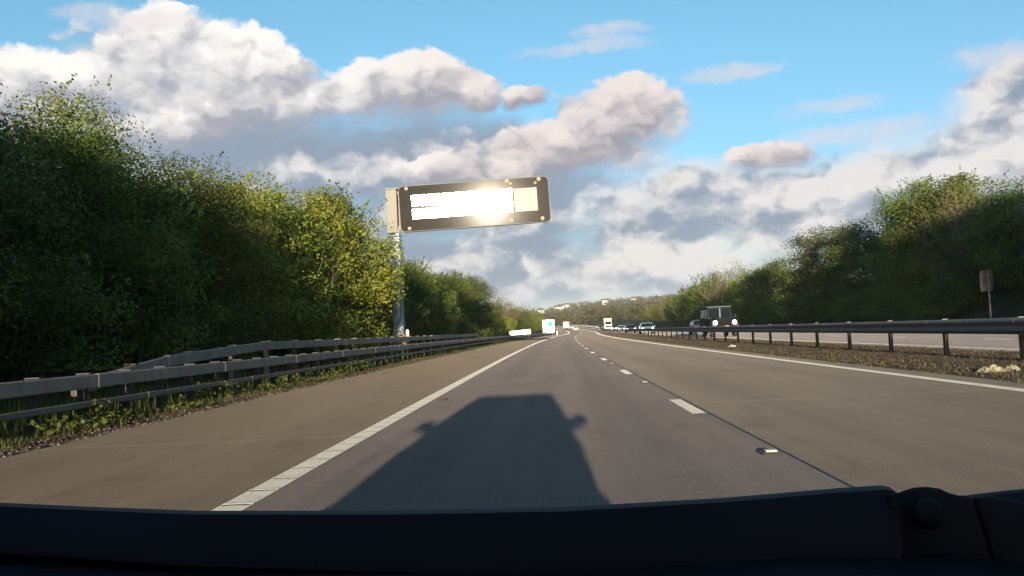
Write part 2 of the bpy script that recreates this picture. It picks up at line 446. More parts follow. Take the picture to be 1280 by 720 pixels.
# ------------------------------------------------------------------ grass, weeds, stones (nobody could count them)
def leafmat(name, c1, c2, c3=None, trans=.3, scale=1.2, rough=.6):
    m,nt,bs=mat(name); g=nt.new('ShaderNodeNewGeometry').outputs['Position']
    oi=nt.new('ShaderNodeObjectInfo').outputs['Random']
    n=nt.noise(g,scale,3,.6); n2=nt.noise(g,23,2,.6)
    f=nt.m('ADD',nt.m('MULTIPLY',n,.75),nt.m('MULTIPLY',n2,.5))
    c=nt.mix(nt.ss(f,.45,.82),c1,c2)
    if c3: c=nt.mix(nt.m('MULTIPLY',nt.ss(nt.noise(g,scale*.45,3,.6),.52,.68),.8),c,c3)
    hsv=nt.new('ShaderNodeHueSaturation'); nt.set(hsv.inputs['Color'],c); nt.set(hsv.inputs['Value'],nt.lin(oi,0,1,.82,1.18)); nt.set(hsv.inputs['Hue'],nt.lin(oi,0,1,.488,.512))
    nt.set(bs.inputs['Base Color'],hsv.outputs[0]); bs.inputs['Roughness'].default_value=rough; bs.inputs['Specular IOR Level'].default_value=.22
    tr=nt.new('ShaderNodeBsdfTranslucent'); nt.set(tr.inputs[0],hsv.outputs[0])
    mx=nt.new('ShaderNodeMixShader'); mx.inputs[0].default_value=trans
    nt.l.new(bs.outputs[0],mx.inputs[1]); nt.l.new(tr.outputs[0],mx.inputs[2])
    nt.l.new(mx.outputs[0],m.node_tree.nodes['Material Output'].inputs[0]); return m
M['grass']=leafmat('grass_blades',(.050,.068,.016),(.12,.135,.033),(.14,.115,.05),.35,2)
M['weed']=leafmat('weed_leaves',(.05,.075,.016),(.13,.15,.03),None,.35,3)
M['dry']=leafmat('dry_stalks',(.085,.062,.032),(.15,.12,.062),(.065,.07,.025),.2,2)
M['deadleaf']=leafmat('dead_leaves',(.040,.026,.016),(.075,.048,.027),(.10,.082,.055),.1,4)
M['stone']=plain('stones',(.10,.088,.072),.9,var=.5,scale=9)

def blades(name, pts, hmin,hmax, width, lean, material, rng, label):
    n=len(pts); h=rng.uniform(hmin,hmax,n)*rng.uniform(.5,1,n); a=rng.uniform(0,2*np.pi,n); l=rng.uniform(.1,lean,n)
    d=np.stack([np.cos(a),np.sin(a),np.zeros(n)],1); s=np.stack([-np.sin(a),np.cos(a),np.zeros(n)],1)
    w=width*rng.uniform(.6,1.4,n)[:,None]; up=np.array([0,0,1.])
    p0=pts-s*w/2; p1=pts+s*w/2
    mid=pts+up*(h*.6)[:,None]+d*(h*l*.35)[:,None]; tip=pts+up*(h*(1-.25*l))[:,None]+d*(h*l)[:,None]
    V=np.stack([p0,p1,mid+s*w*.35,mid-s*w*.35,tip],1).reshape(-1,3)
    b=np.arange(n)[:,None]*5
    F=np.concatenate([b+[0,1,2],b+[0,2,3],b+[3,2,4]],0)
    o=np_mesh(name,V,F,material); return tag(o,label,kind='stuff')
def patch_pts(rng, n, x0,x1, ysample, clump=.25, per=14, zf=None):
    nc=n//per; cx=rng.uniform(x0,x1,nc); cy=ysample(nc)
    X=np.repeat(cx,per)+rng.normal(0,clump,nc*per); Y=np.repeat(cy,per)+rng.normal(0,clump,nc*per)
    X=np.clip(X,x0-.25,x1+.25)
    return np.array([tuple(P(x,y,(ground_z(x,y)-re_(y)) if zf is None else zf(x,y))) for x,y in zip(X,Y)])
rg=np.random.default_rng(11)
near=lambda n: 3+ 120*rg.random(n)**2.2
pts=patch_pts(rg,32000,-6.9,-5.85,near,.20,60)
blades('verge_grass',pts,.04,.20,.009,.9,M['grass'],rg,'tufts of green and yellowing grass along the foot of the left barrier')
pts=patch_pts(rg,24000,-10.5,-6.6,near,.28,16)
blades('verge_undergrowth',pts,.15,.6,.02,.9,M['weed'],rg,'dark weeds and long grass behind the left barrier')
nearm=lambda n: 9+ 110*rg.random(n)**2.0
pts=patch_pts(rg,36000,6.25,10.4,nearm,.22,40,lambda x,y:.0)
blades('reservation_grass',pts,.03,.10,.010,1.2,M['dry'],rg,'dry brown grass scattered over the central reservation')
pts=patch_pts(rg,16000,22.5,27,lambda n: 25+90*rg.random(n)**1.5,.3,16)
blades('bank_grass',pts,.12,.4,.03,.9,M['grass'],rg,'shaded green grass on the far bank under the right trees')
def leafy(name, pts, size, material, rng, label, flat=.5):
    n=len(pts); nr=rng.normal(size=(n,3)); nr[:,2]=np.abs(nr[:,2])+flat; nr/=np.linalg.norm(nr,axis=1)[:,None]
    t=rng.normal(size=(n,3)); t-=nr*(t*nr).sum(1)[:,None]; t/=np.linalg.norm(t,axis=1)[:,None]; b=np.cross(nr,t)
    s=size*rng.uniform(.6,1.4,n)[:,None]
    V=np.stack([pts-t*s*.5,pts+b*s*.3,pts+t*s*.5,pts-b*s*.3],1).reshape(-1,3); F=np.arange(n*4).reshape(-1,4)
    o=np_mesh(name,V,F,material); return tag(o,label,kind='stuff')
# leafy weeds pushing up round the posts
cs=[]; 
for y in np.concatenate([[9.2,10.6,12.1,12.6,14.2,16.0,17.2,18.4,20,22,25,29],rg.uniform(10,70,8)]):
    x=rg.uniform(-6.5,-5.85); hh=rg.uniform(.10,.36); k=int(rg.uniform(50,150))
    p=np.stack([rg.normal(x,.15,k),rg.normal(y,.2,k),rg.uniform(.02,1,k)**.8*hh],1)
    p[:,0]+= [rc(v) for v in p[:,1]]; cs.append(p)
leafy('verge_weeds',np.concatenate(cs),.065,M['weed'],rg,'bright leafy weeds growing round the left barrier posts',.4)
def stones(name,pts,rmin,rmax,material,rng,label):
    ico=np.array([(0,0,1),(.9,0,.2),(.3,.85,.2),(-.7,.5,.2),(-.7,-.5,.2),(.3,-.85,.2),(0,0,-.6)])
    fi=np.array([(0,1,2),(0,2,3),(0,3,4),(0,4,5),(0,5,1),(6,2,1),(6,3,2),(6,4,3),(6,5,4),(6,1,5)])
    n=len(pts); r=rng.uniform(rmin,rmax,n)**1.0
    V=(ico[None]*rng.uniform(.6,1.3,(n,7,3))*r[:,None,None])
    a=rng.uniform(0,6.28,n); ca,sa=np.cos(a)[:,None],np.sin(a)[:,None]
    V=np.stack([V[...,0]*ca-V[...,1]*sa,V[...,0]*sa+V[...,1]*ca,V[...,2]*.7],2)+pts[:,None]
    F=(fi[None]+np.arange(n)[:,None,None]*7).reshape(-1,3)
    return tag(np_mesh(name,V.reshape(-1,3),F,material),label,kind='stuff')
def ground_pts(rng,n,x0,x1,y0,y1,pw,z):
    X=rng.uniform(x0,x1,n); Y=y0+(y1-y0)*rng.random(n)**pw
    return np.array([tuple(P(x,y,z)) for x,y in zip(X,Y)])
stones('reservation_stones',ground_pts(rg,2000,6.3,10.5,9,70,1.7,.012),.008,.03,M['stone'],rg,'loose stones and grit over the central reservation')
leafy('reservation_leaves',ground_pts(rg,9000,6.2,10.5,9,70,1.7,.03),.06,M['deadleaf'],rg,'brown dead leaves caught along the central reservation',.9)
stones('verge_grit',ground_pts(rg,4200,-5.95,-5.32,4,60,1.9,.0),.008,.03,M['stone'],rg,'grit and broken stone along the edge of the hard shoulder')
leafy('verge_leaves',ground_pts(rg,5200,-6.1,-5.35,4,60,1.9,.015),.055,M['deadleaf'],rg,'brown leaf litter along the edge of the hard shoulder',.9)
# ------------------------------------------------------------------ steel barriers
M['galv']=plain('galvanised_steel',(.22,.178,.145),.7,.0,.18,2.5,dirt=(.09,.07,.055,.85))
M['galv_dark']=plain('weathered_steel',(.145,.112,.092),.7,0,.2,3,dirt=(.06,.05,.045,.6))
M['postdark']=plain('dark_post_steel',(.055,.05,.045),.7,.2,.25,5,dirt=(.12,.08,.05,.5))
M['postpale']=plain('pale_post',(.26,.21,.13),.7,0,.2,5,dirt=(.16,.11,.07,.6))
M['rust']=plain('rusty_post_steel',(.13,.085,.055),.75,.2,.25,6,dirt=(.28,.19,.12,.5))
M['bolt']=plain('bolt_steel',(.22,.21,.19),.7)
def sweep(mb, sec, pts):
    """section [(x,z)] closed swept along pts [(x, y, z)] in road coordinates, cut square"""
    n=len(sec); base=len(mb.v)
    for (x,y,z) in pts:
        for (a,b) in sec: mb.v.append(tuple(P(x+a,y,z+b)))
    for i in range(len(pts)-1):
        for k in range(n):
            a=base+i*n+k; b=base+i*n+(k+1)%n; mb.f.append((a,b,b+n,a+n))
    mb.f.append(tuple(base+k for k in range(n))); mb.f.append(tuple(base+(len(pts)-1)*n+k for k in range(n))[::-1])
def frange(a,b,s):
    r=[];
    while a<b-1e-6: r.append(a); a+=s
    return r+[b]
bar=empty('crash_barrier',P(-6.3,5,0),0,'long low crash barrier with two grey rails along the left shoulder','crash barrier')
def child(mb,name,m,par,**k):
    o=mb.build(name,m,par,**k); o.matrix_parent_inverse=Matrix.Translation(-par.location); return o
box=lambda w,h:[(-w/2+.012,-h/2),(w/2-.012,-h/2),(w/2,-h/2+.012),(w/2,h/2-.012),(w/2-.012,h/2),(-w/2+.012,h/2),(-w/2,h/2-.012),(-w/2,-h/2+.012)]
def front_x(y): return -6.28
yb=frange(2,212,3.0)
mb=MB(); sweep(mb,box(.11,.185),[(front_x(y),y,.585) for y in yb])
for y in frange(2.6,200,4.8):                                  # rail joints and bolt plates
    sweep(mb,box(.118,.193),[(front_x(y),y,.585),(front_x(y),y+.34,.585)])
child(mb,'rail',M['galv'],bar)
mb=MB(); sweep(mb,box(.05,.088),[(front_x(y)+.04,y,.285) for y in yb])
for y in frange(4.1,200,4.8): sweep(mb,box(.058,.096),[(front_x(y)+.04,y,.285),(front_x(y)+.04,y+.3,.285)])
child(mb,'lower_rail',M['galv_dark'],bar)
py=frange(4.9,84,1.2)+frange(86.5,150,2.4)
rb=random.Random(3); n_posts=0
for i,y in enumerate(py[:96]):
    mb=MB(); c=P(front_x(y)-.115,y); w=.05
    t=rb.uniform(-.012,.012)
    mb.add([(c.x-w+sx*2*w, c.y-.055+sy*.11, z) if z<0 else (c.x-w+sx*2*w+t, c.y-.055+sy*.11, z+c.z) for z in(-.1,.675) for sx,sy in((0,0),(1,0),(1,1),(0,1))],
           [(0,3,2,1),(4,5,6,7),(0,1,5,4),(1,2,6,5),(2,3,7,6),(3,0,4,7)])
    mb.box(c.x-w-.012,c.x+w+.075,c.y-.065,c.y+.065,c.z+.686,c.z+.699)
    child(mb,'post',M['postdark'],bar)
# taller rail behind it that shields the sign's column
hb=empty('tall_crash_barrier',P(-6.95,12,0),0,'taller single rail barrier on pale posts ramping up behind the low barrier','crash barrier')
hi=[(12.9,.55),(13.9,.655),(16.2,.86),(18.8,.95),(21.5,1.04),(30,1.03),(40,1.03),(50,1.03),(60,1.03),(70,1.03),(77.5,1.03),(80.0,.75),(82.5,.42),(84,.16)]
def hx(y): return -6.95-.15*sstep(40,20,y)*0
mb=MB(); sweep(mb,box(.10,.20),[(hx(y),y,z-.10) for y,z in hi])
for y,z in hi[2:11:1]: sweep(mb,box(.108,.208),[(hx(y),y-.12,z-.10),(hx(y),y+.12,z-.10)])
child(mb,'rail',M['galv'],hb)
def hz(y):
    for (a,za),(b,zb) in zip(hi,hi[1:]):
        if a<=y<=b: return za+(zb-za)*(y-a)/(b-a)
    return .3
for i,y in enumerate([13.4]+frange(14.8,79,2.4)):
    mb=MB(); c=P(hx(y)-.09,y); z=hz(y)
    mb.box(c.x-.05,c.x+.05,c.y-.04,c.y+.04,-.1,c.z+z-.012)
    mb.box(c.x-.06,c.x+.14,c.y-.06,c.y+.06,c.z+z+.003,c.z+z+.022)
    child(mb,'post',M['postpale'] if i%4 in(0,3) or y<13 else M['rust'],hb)
# the broad pale block in front of the sign column
# central barrier: corrugated beams both sides of rusty posts
cb=empty('corrugated_crash_barrier',P(8.75,10,0),0,'long corrugated steel crash barrier down the central reservation','crash barrier')
wsec=[(0,-.155),(.030,-.145),(.075,-.105),(.080,-.075),(.035,-.02),(.030,0),(.035,.02),(.080,.075),(.075,.105),(.030,.145),(0,.155)]
wback=[(a-.006,b) for a,b in wsec[::-1]]
yc=frange(4,230,4)+frange(240,480,10)
for s,nm in ((-1,'rail'),(1,'rail')):
    mb=MB(); sec=[(s*(a+.06),b) for a,b in wsec+wback]
    sweep(mb,sec,[(8.72,y,.66) for y in yc]); 
    for y in frange(5.2,160,4.0): sweep(mb,[(s*(a+.064),b*1.01) for a,b in wsec+wback],[(8.72,y,.66),(8.72,y+.35,.66)])
    child(mb,nm,M['galv_dark'],cb,smooth=True,angle=50)
py=frange(10.6,90,3.3)+frange(95,280,5)
for y in py[:62]:
    mb=MB(); c=P(8.72,y); rb2=rb.uniform(-.02,.02)
    # Z-section post, slightly leaning
    for x0,x1,y0,y1 in ((-.042,.042,-.004,.004),(-.042,-.034,-.004,.045),(.034,.042,-.045,.004)):
        mb.add([(c.x+xx+(rb2 if z>0 else 0),c.y+yy,z+c.z) for z in(-.15,.815) for xx,yy in((x0,y0),(x1,y0),(x1,y1),(x0,y1))],
           [(0,3,2,1),(4,5,6,7),(0,1,5,4),(1,2,6,5),(2,3,7,6),(3,0,4,7)])
    p=child(mb,'post',M['rust'],cb)
    if y<60:
        m2=MB(); m2.box(c.x-.06+rb2,c.x+.06+rb2,c.y-.04,c.y+.04,c.z+.818,c.z+.830)
        o=child(m2,'cap',M['bolt'],cb); 
        m2=MB(); m2.cyl((c.x-.10,c.y,c.z+.66),(1,0,0),.022,.03,10); o=child(m2,'bolt',M['bolt'],cb)

# ------------------------------------------------------------------ variable message sign on its column
Z0=46.0
sg=empty('message_sign',P(-7.95,Z0,0),0,'wide dark message sign glaring in the sun on a tall grey column','road sign')
def sgb(mb,name,m,par=None,**k):
    o=mb.build(name,m,par or sg,**k)
    if (par or sg) is sg: pass
    return o
M['column']=plain('sign_column_paint',(.30,.32,.35),.7,.0,.05,1.5,spec=.2)
M['cream']=plain('sign_gear_cover',(.21,.20,.18),.75,0,.05,2,spec=.15)
M['signface']=plain('sign_face_black',(.026,.0245,.022),.115,0,.12,3,spec=.006)
M['gloss']=plain('sign_divider_gloss',(.02,.019,.017),.10,0,.1,3,spec=.12)
M['signback']=plain('sign_case_steel',(.20,.20,.20),.5,.3)
M['amber']=plain('amber_lens',(.50,.15,.02),.5,0,.05,spec=.1,emit=(1,.36,.06),estr=.25)
M['redlens']=plain('dark_red_lens',(.25,.05,.03),.3)
def window_mat():
    m,nt,bs=mat('sign_window_glass'); tc=nt.new('ShaderNodeTexCoord').outputs['Object']
    n=nt.noise(nt.vm('MULTIPLY',tc,(1,1,1)),3,4,.6); n2=nt.noise(tc,60,2,.5)
    nt.set(bs.inputs['Base Color'],nt.mix(n,(.80,.76,.62),(.95,.92,.78)))
    bs.inputs['Metallic'].default_value=1
    nt.set(bs.inputs['Roughness'],nt.lin(n,.3,.7,.26,.32))
    return m
M['window']=window_mat()
M['window2']=plain('aspect_window_glass',(.31,.325,.29),.8,0,.08,3,spec=.1)
# tapered square column on a base plate
mb=MB(); s0,s1=.29,.17
mb.add([(-.01+sx*s0,sy*s0,-.1) for sx,sy in((-1,-1),(1,-1),(1,1),(-1,1))]+[(.07+sx*s1,sy*s1,6.6) for sx,sy in((-1,-1),(1,-1),(1,1),(-1,1))],
       [(0,3,2,1),(4,5,6,7),(0,1,5,4),(1,2,6,5),(2,3,7,6),(3,0,4,7)])
sgb(mb,'column',M['column'],bevel=.02)
mb=MB(); mb.box(-.5,.5,-.5,.5,-.06,.07); 
for a,b in((-.4,-.4),(.4,-.4),(.4,.4),(-.4,.4)): mb.cyl((a,b,.1),(0,0,1),.035,.12,8)
sgb(mb,'base_plate',M['galv'])
mb=MB(); mb.box(.02,.10,-.322,-.30,2.0,2.75); sgb(mb,'number_plate',plain('white_marker',(.7,.7,.68),.5))
mb=MB(); mb.box(-.36,.20,-.34,.30,6.35,8.60); gc=sgb(mb,'gear_cover',M['cream'],bevel=.04)
mb=MB(); mb.box(-.38,.30,-.36,.32,8.606,8.66); sgb(mb,'cover_cap',M['galv'],gc)
mb=MB(); mb.box(.21,.34,-.12,.12,6.55,6.72); mb.box(.21,.34,-.12,.12,8.35,8.50); mb.cyl((.27,0,7.5),(0,0,1),.05,2.1,10); sgb(mb,'bracket',M['galv'])
mb=MB(); mb.cyl((.13,-.02,6.35),(1,0,0),.16,.1,12); 
# the panel: local frame with its lower left front corner at the hinge side
PW,PH=7.72,2.36
def rrect(w,h,r,n=6):
    pts=[]
    for cx,cy,a0 in((w-r,h-r,0),(r,h-r,90),(r,r,180),(w-r,r,270)):
        for k in range(n+1):
            a=R(a0+90*k/n); pts.append((cx+r*math.cos(a),cy+r*math.sin(a)))
    return pts
mb=MB(); q=rrect(PW,PH,.22); n=len(q)
mb.add([(x,0,z) for x,z in q]+[(x,.34,z) for x,z in q],[tuple(range(n)),tuple(range(2*n-1,n-1,-1))]+[(i,(i+1)%n,(i+1)%n+n,i+n) for i in range(n)])
panel=sgb(mb,'sign_panel',M['signface']); panel.location=(.33,-.16,6.38); panel.rotation_euler=(R(1.2),R(-1.4),R(1.8))
mb=MB(); mb.box(.1,PW-.1,.345,.42,.1,PH-.1); sgb(mb,'back_case',M['signback'],panel)
mb=MB()                                                        # thin bright rim of the case
for i in range(n):
    a,b=q[i],q[(i+1)%n]
    c=((PW/2),(PH/2)); sc=.985
    mb.add([(a[0],-.012,a[1]),(b[0],-.012,b[1]),(c[0]+(b[0]-c[0])*.993,-.012,c[1]+(b[1]-c[1])*.978),(c[0]+(a[0]-c[0])*.993,-.012,c[1]+(a[1]-c[1])*.978)],[(0,1,2,3)])
sgb(mb,'case_rim',plain('dark_rim',(.02,.02,.02),.5),panel)
def win(x0,x1,z0,z1,notch=True,seed=0):
    """display window: one sheet with the ragged top and bottom edge the unlit characters leave"""
    mb=MB(); r=random.Random(seed); xs=[];x=x0
    top=[];bot=[]
    while x<x1-.02:
        st=r.uniform(.06,.16); a=r.choice((0,0,0,.012,.022)) if notch else 0; b=r.choice((0,0,.014,.02)) if notch else 0
        x2=min(x+st,x1)
        mb.add([(x,-.006,z0+b),(x2,-.006,z0+b),(x2,-.006,z1-a),(x,-.006,z1-a)],[(0,1,2,3)]); x=x2
    return mb
fr=M['seal']
for nm,(a,b,c,d),sd in (('message_row',(.085,.755,.215,.450),1),('message_row',(.085,.755,.514,.735),2)):
    r_=win(PW*a,PW*b,PH*(1-d),PH*(1-c),True,sd); o=sgb(r_,nm,M['window'],panel)
    mb=MB(); x=PW*.225; mb.box(x,x+.03,-.02,-.008,PH*(1-d)-.01,PH*(1-c)+.01); sgb(mb,'divider',fr,o)
mb=MB(); mb.add([(PW*.085,-.0045,PH*.484),(PW*.755,-.0045,PH*.484),(PW*.755,-.0045,PH*.552),(PW*.085,-.0045,PH*.552)],[(0,1,2,3)]); sgb(mb,'row_divider',M['gloss'],panel)
r_=win(PW*.765,PW*.918,PH*(1-.735),PH*(1-.23),False,3); sgb(r_,'aspect_window',M['window2'],panel)
mb=MB(); mb.box(PW*.756,PW*.7635,-.02,-.003,PH*.27,PH*.78); sgb(mb,'divider',fr,panel)
for a,b,rr,mm in ((.055,.06,.065,'amber'),(.06,.93,.065,'amber'),(.725,.055,.075,'amber'),(.748,.115,.05,'amber'),(.937,.06,.075,'amber'),(.912,.135,.055,'redlens'),(.737,.915,.065,'amber'),(.944,.915,.07,'amber')):
    mb=MB(); c=(PW*a,-.045,PH*(1-b)); mb.cyl((c[0],-.03,c[2]),(0,1,0),rr*1.25,.055,16); h=sgb(mb,'lamp',M['signback'],panel)
    mb=MB(); mb.sphere((c[0],-.06,c[2]),rr,12,8,(1,.5,1)); sgb(mb,'lens',M[mm],h,smooth=True)
# orange-striped marker post and pale block by the column
mk=empty('marker_post',P(-7.35,Z0-1.0,0),0,'white and orange marker post behind the tall barrier at the sign column','marker post')
M['white']=plain('white_plastic',(.78,.76,.72),.5,dirt=(.4,.36,.3,.3)); M['orange']=plain('orange_reflector',(.75,.22,.05),.4)
mb=MB(); mb.box(-.07,.07,-.03,.03,-.05,1.32); mb.sphere((0,0,1.34),.075,10,6,(1,.5,.8)); mb.build('post_body',M['white'],mk,bevel=.01)
mb=MB(); mb.add([(-.073,-.034,.95),(.073,-.034,1.05),(.073,-.034,1.2),(-.073,-.034,1.1)],[(0,1,2,3)]); mb.build('reflector',M['orange'],mk)
cbk=empty('concrete_post',P(-7.35,Z0-2.4,0),0,'small pale concrete post standing behind the tall barrier in front of the sign column','concrete post')
mb=MB(); mb.box(-.16,.16,-.12,.12,-.05,1.10); mb.build('post_body',M['postpale'],cbk,bevel=.02)
mb=MB(); mb.box(-.18,.18,-.14,.14,1.104,1.16); mb.build('cap',M['rust'],cbk,bevel=.01)

# ------------------------------------------------------------------ signs further on
def board(name,loc,rz,w,h,z0,thick,face,posts,label,cat,patch=None,pr=.045,back=None,rim=None):
    o=empty(name,loc,rz,label,cat)
    mb=MB(); q=rrect(w,h,min(w,h)*.06,3); n=len(q)
    mb.add([(x-w/2,0,z+z0) for x,z in q]+[(x-w/2,thick,z+z0) for x,z in q],[tuple(range(n)),tuple(range(2*n-1,n-1,-1))]+[(i,(i+1)%n,(i+1)%n+n,i+n) for i in range(n)])
    pl=mb.build('sign_plate',face,o)
    if patch: patch(pl,w,h,z0)
    for x in posts:
        mb=MB(); mb.cyl((x,thick+pr+.01,(z0+h-.1)/2),(0,0,1),pr,z0+h,10); mb.build('post',M['galv'],o,smooth=True)
    for zz in(z0+h*.25,z0+h*.75):
        mb=MB(); mb.box(-w*.46,w*.46,thick+.002,thick+.03,zz-.03,zz+.03); mb.build('rail',M['galv'],o)
    return o
M['signwhite']=plain('white_sheeting',(.90,.90,.88),.35,0,.03)
M['teal']=plain('turquoise_sheeting',(.01,.52,.36),.9,0,.03,spec=.03)
def tealpatch(pl,w,h,z0):
    mb=MB(); mb.add([(-w*.12,-.006,z0+h*.66),(w*.10,-.006,z0+h*.85),(w*.30,-.006,z0+h*.88),(w*.34,-.006,z0+h*.66),(w*.26,-.006,z0+h*.50),(w*.08,-.006,z0+h*.52)],[(0,1,2,3,4,5)])
    mb.build('arrow_panel',M['teal'],pl)
    for zz,hh in((.70,.09),(.50,.05),(.34,.05)):
        mb=MB(); mb.box(-w*.49,-w*.40,-.008,-.003,z0+h*zz,z0+h*(zz+hh)); mb.build('legend_mark',plain('dark_legend',(.06,.08,.09),.5),pl)
yy=215.0
board('direction_sign',P(-5.9,yy,0),0,2.75,3.1,.55,.05,M['signwhite'],(-.8,.8),'tall white sign with a turquoise arrow patch on the left verge ahead','road sign',tealpatch,.06)
lb=board('low_board',P(-9.5,175.0,0),R(0),4.1,1.15,.30,.05,M['signwhite'],(-1.6,-.5,.5,1.6),'low wide white board glaring in the sun beyond the end of the left barrier','road sign')
lb.rotation_euler=(0,R(-3.5),0)
o=empty('marker_post',P(-3.6,205,0),0,'tiny white marker post beside the turquoise and white sign','marker post')
mb=MB(); mb.box(-.11,.11,-.06,.06,-.05,1.0); mb.build('post_body',M['white'],o,bevel=.01); mb=MB(); mb.box(-.115,.115,-.07,-.062,.7,.82); mb.build('reflector',M['orange'],o)
M['platebk']=plain('grey_sign_back',(.085,.09,.075),.5,.2,.25,2,dirt=(.38,.36,.26,.5))
o=empty('roadside_sign',P(21.25,45.2,0),R(8),'grey back of a small roadside sign on a thin post beyond the right carriageway','road sign')
mb=MB(); q=rrect(.66,1.02,.06,3); n=len(q)
mb.add([(x-.33,0,z+1.92) for x,z in q]+[(x-.33,.012,z+1.92) for x,z in q],[tuple(range(n)),tuple(range(2*n-1,n-1,-1))]+[(i,(i+1)%n,(i+1)%n+n,i+n) for i in range(n)]); mb.build('sign_plate',M['platebk'],o)
mb=MB(); mb.cyl((.06,-.045,1.45),(0,0,1),.038,3.0,10); mb.build('post',M['galv'],o,smooth=True)
for zz in(2.15,2.7):
    mb=MB(); mb.box(-.28,.28,-.008,-.002,zz-.02,zz+.02); mb.build('clip',M['galv'],o)

# ------------------------------------------------------------------ road studs
def stud(lens,loc,i,src,label,group):
    if src is None:
        o=empty('road_stud',loc,0,label,'road stud',group)
        mb=MB(); mb.prism([(-.12,.002),(-.08,.022),(.08,.022),(.12,.002)],lambda y,z:.085 if z>.01 else .105); mb.build('casting',M['postdark'],o)
        mb=MB(); mb.prism([(-.075,.0225),(-.05,.036),(.05,.036),(.075,.0225)],lambda y,z:.058); mb.build('lens',lens,o)
        o.scale=(.72,.72,.8); return o
    return place(src,False,loc,0,label=label)
s=None
M['studw']=plain('white_stud_lens',(.5,.48,.44),.4); M['studr']=plain('red_stud_lens',(.20,.02,.02),.6)
for i in range(22):
    y=6.75+9*i
    s0=stud(M['studw'],P(1.565,y,.0),i,s,'small white road stud in a gap of the dashed lane line','white studs along the lane line'); s=s or s0
s=None
for i in range(9):
    y=13.8+18*i
    s0=stud(M['studr'],P(-1.70,y,.0),i,s,'small red road stud beside the solid left edge line','red studs along the left edge line'); s=s or s0

# ------------------------------------------------------------------ litter on the reservation
def crumple(name,loc,rz,l,w,h,material,seed,label,cat='litter'):
    r=random.Random(seed); nx,ny=14,8; vs=[];fs=[]
    for i in range(nx):
        for j in range(ny):
            u=i/(nx-1)*2-1; v=j/(ny-1)*2-1
            prof=max(0,1-abs(u)**3)*max(0,1-v*v)
            vs.append((u*l/2*(1+.08*r.uniform(-1,1)),v*w/2*(1+.15*r.uniform(-1,1)),h*prof*(.6+.5*r.random())+.0))
    for i in range(nx-1):
        for j in range(ny-1):
            a=i*ny+j; fs.append((a,a+ny,a+ny+1,a+1))
    n=len(vs); vs+= [(x,y,-.02) for x,y,z in vs]; 
    mb=MB(); mb.add(vs,fs); o=mb.build(name,material); o.location=loc; o.rotation_euler=(0,0,rz); return tag(o,label,cat)
M['bag']=plain('pale_yellow_plastic',(.24,.215,.13),.7,0,.25,9)
M['bag2']=plain('white_scrap',(.40,.38,.34),.7)
crumple('plastic_bag',P(6.85,14.5,.01),.1,.46,.26,.11,M['bag'],1,'crumpled pale yellow plastic bag lying on the central reservation nearest the camera')
crumple('plastic_bag',P(7.22,14.6,.01),.5,.24,.2,.10,M['bag'],5,'smaller scrap of yellow plastic lying just right of the larger crumpled bag')
crumple('paper_scrap',P(7.0,36,.01),.3,.36,.25,.10,M['bag2'],2,'white scrap of litter on the reservation dirt between edge line and barrier posts')
# ------------------------------------------------------------------ vehicles
def paint(name,c,metal=.0,rough=.3): return plain(name,c,rough,metal,.05,2,coat=.6)
M['glass']=plain('car_glass',(.008,.011,.013),.06,0,.1,2,spec=.45)
M['rubber']=plain('tyre_rubber',(.02,.02,.02),.85)
M['alloy']=plain('wheel_alloy',(.35,.35,.36),.4,.7)
M['trim']=plain('black_trim',(.02,.02,.022),.8,spec=.1)
M['beam']=plain('lit_headlamp',(.9,.9,.9),.2,emit=(1,.98,.93),estr=9)
M['beamdim']=plain('lit_side_lamp',(.9,.9,.9),.2,emit=(1,.97,.9),estr=4)
M['tail']=plain('tail_lamp_red',(.45,.03,.02),.3)
M['plate']=plain('number_plate_white',(.72,.72,.68),.5)
M['platey']=plain('number_plate_yellow',(.75,.55,.08),.5)
def wheel(par,x,y,r,w,m=8):
    mb=MB(); s=1 if x>0 else -1
    t=empty('wheel',(x,y,r)); t.parent=par
    mb.tube([(-w/2,0,0),(-w/2+.03,0,0),(w/2-.03,0,0),(w/2,0,0)],[r*.9,r,r,r*.9],20); mb.build('tyre',M['rubber'],t,smooth=True)
    mb=MB(); mb.tube([(s*w*.38,0,0),(s*(w*.5+.012),0,0)],[r*.62,r*.55],16)
    for k in range(5):
        a=k*2*math.pi/5; mb.box(s*(w*.5+.012)-.004,s*(w*.5+.012)+.010,-.03,.03,-.03,.03)
        mb.tube([(s*(w*.5+.014),0,0),(s*(w*.5+.014),math.cos(a)*r*.5,math.sin(a)*r*.5)],.03,5)
    mb.build('rim',M['alloy'],t)
    return t
def quadstrip(mb,pts): mb.add(pts,[tuple(range(len(pts)))])
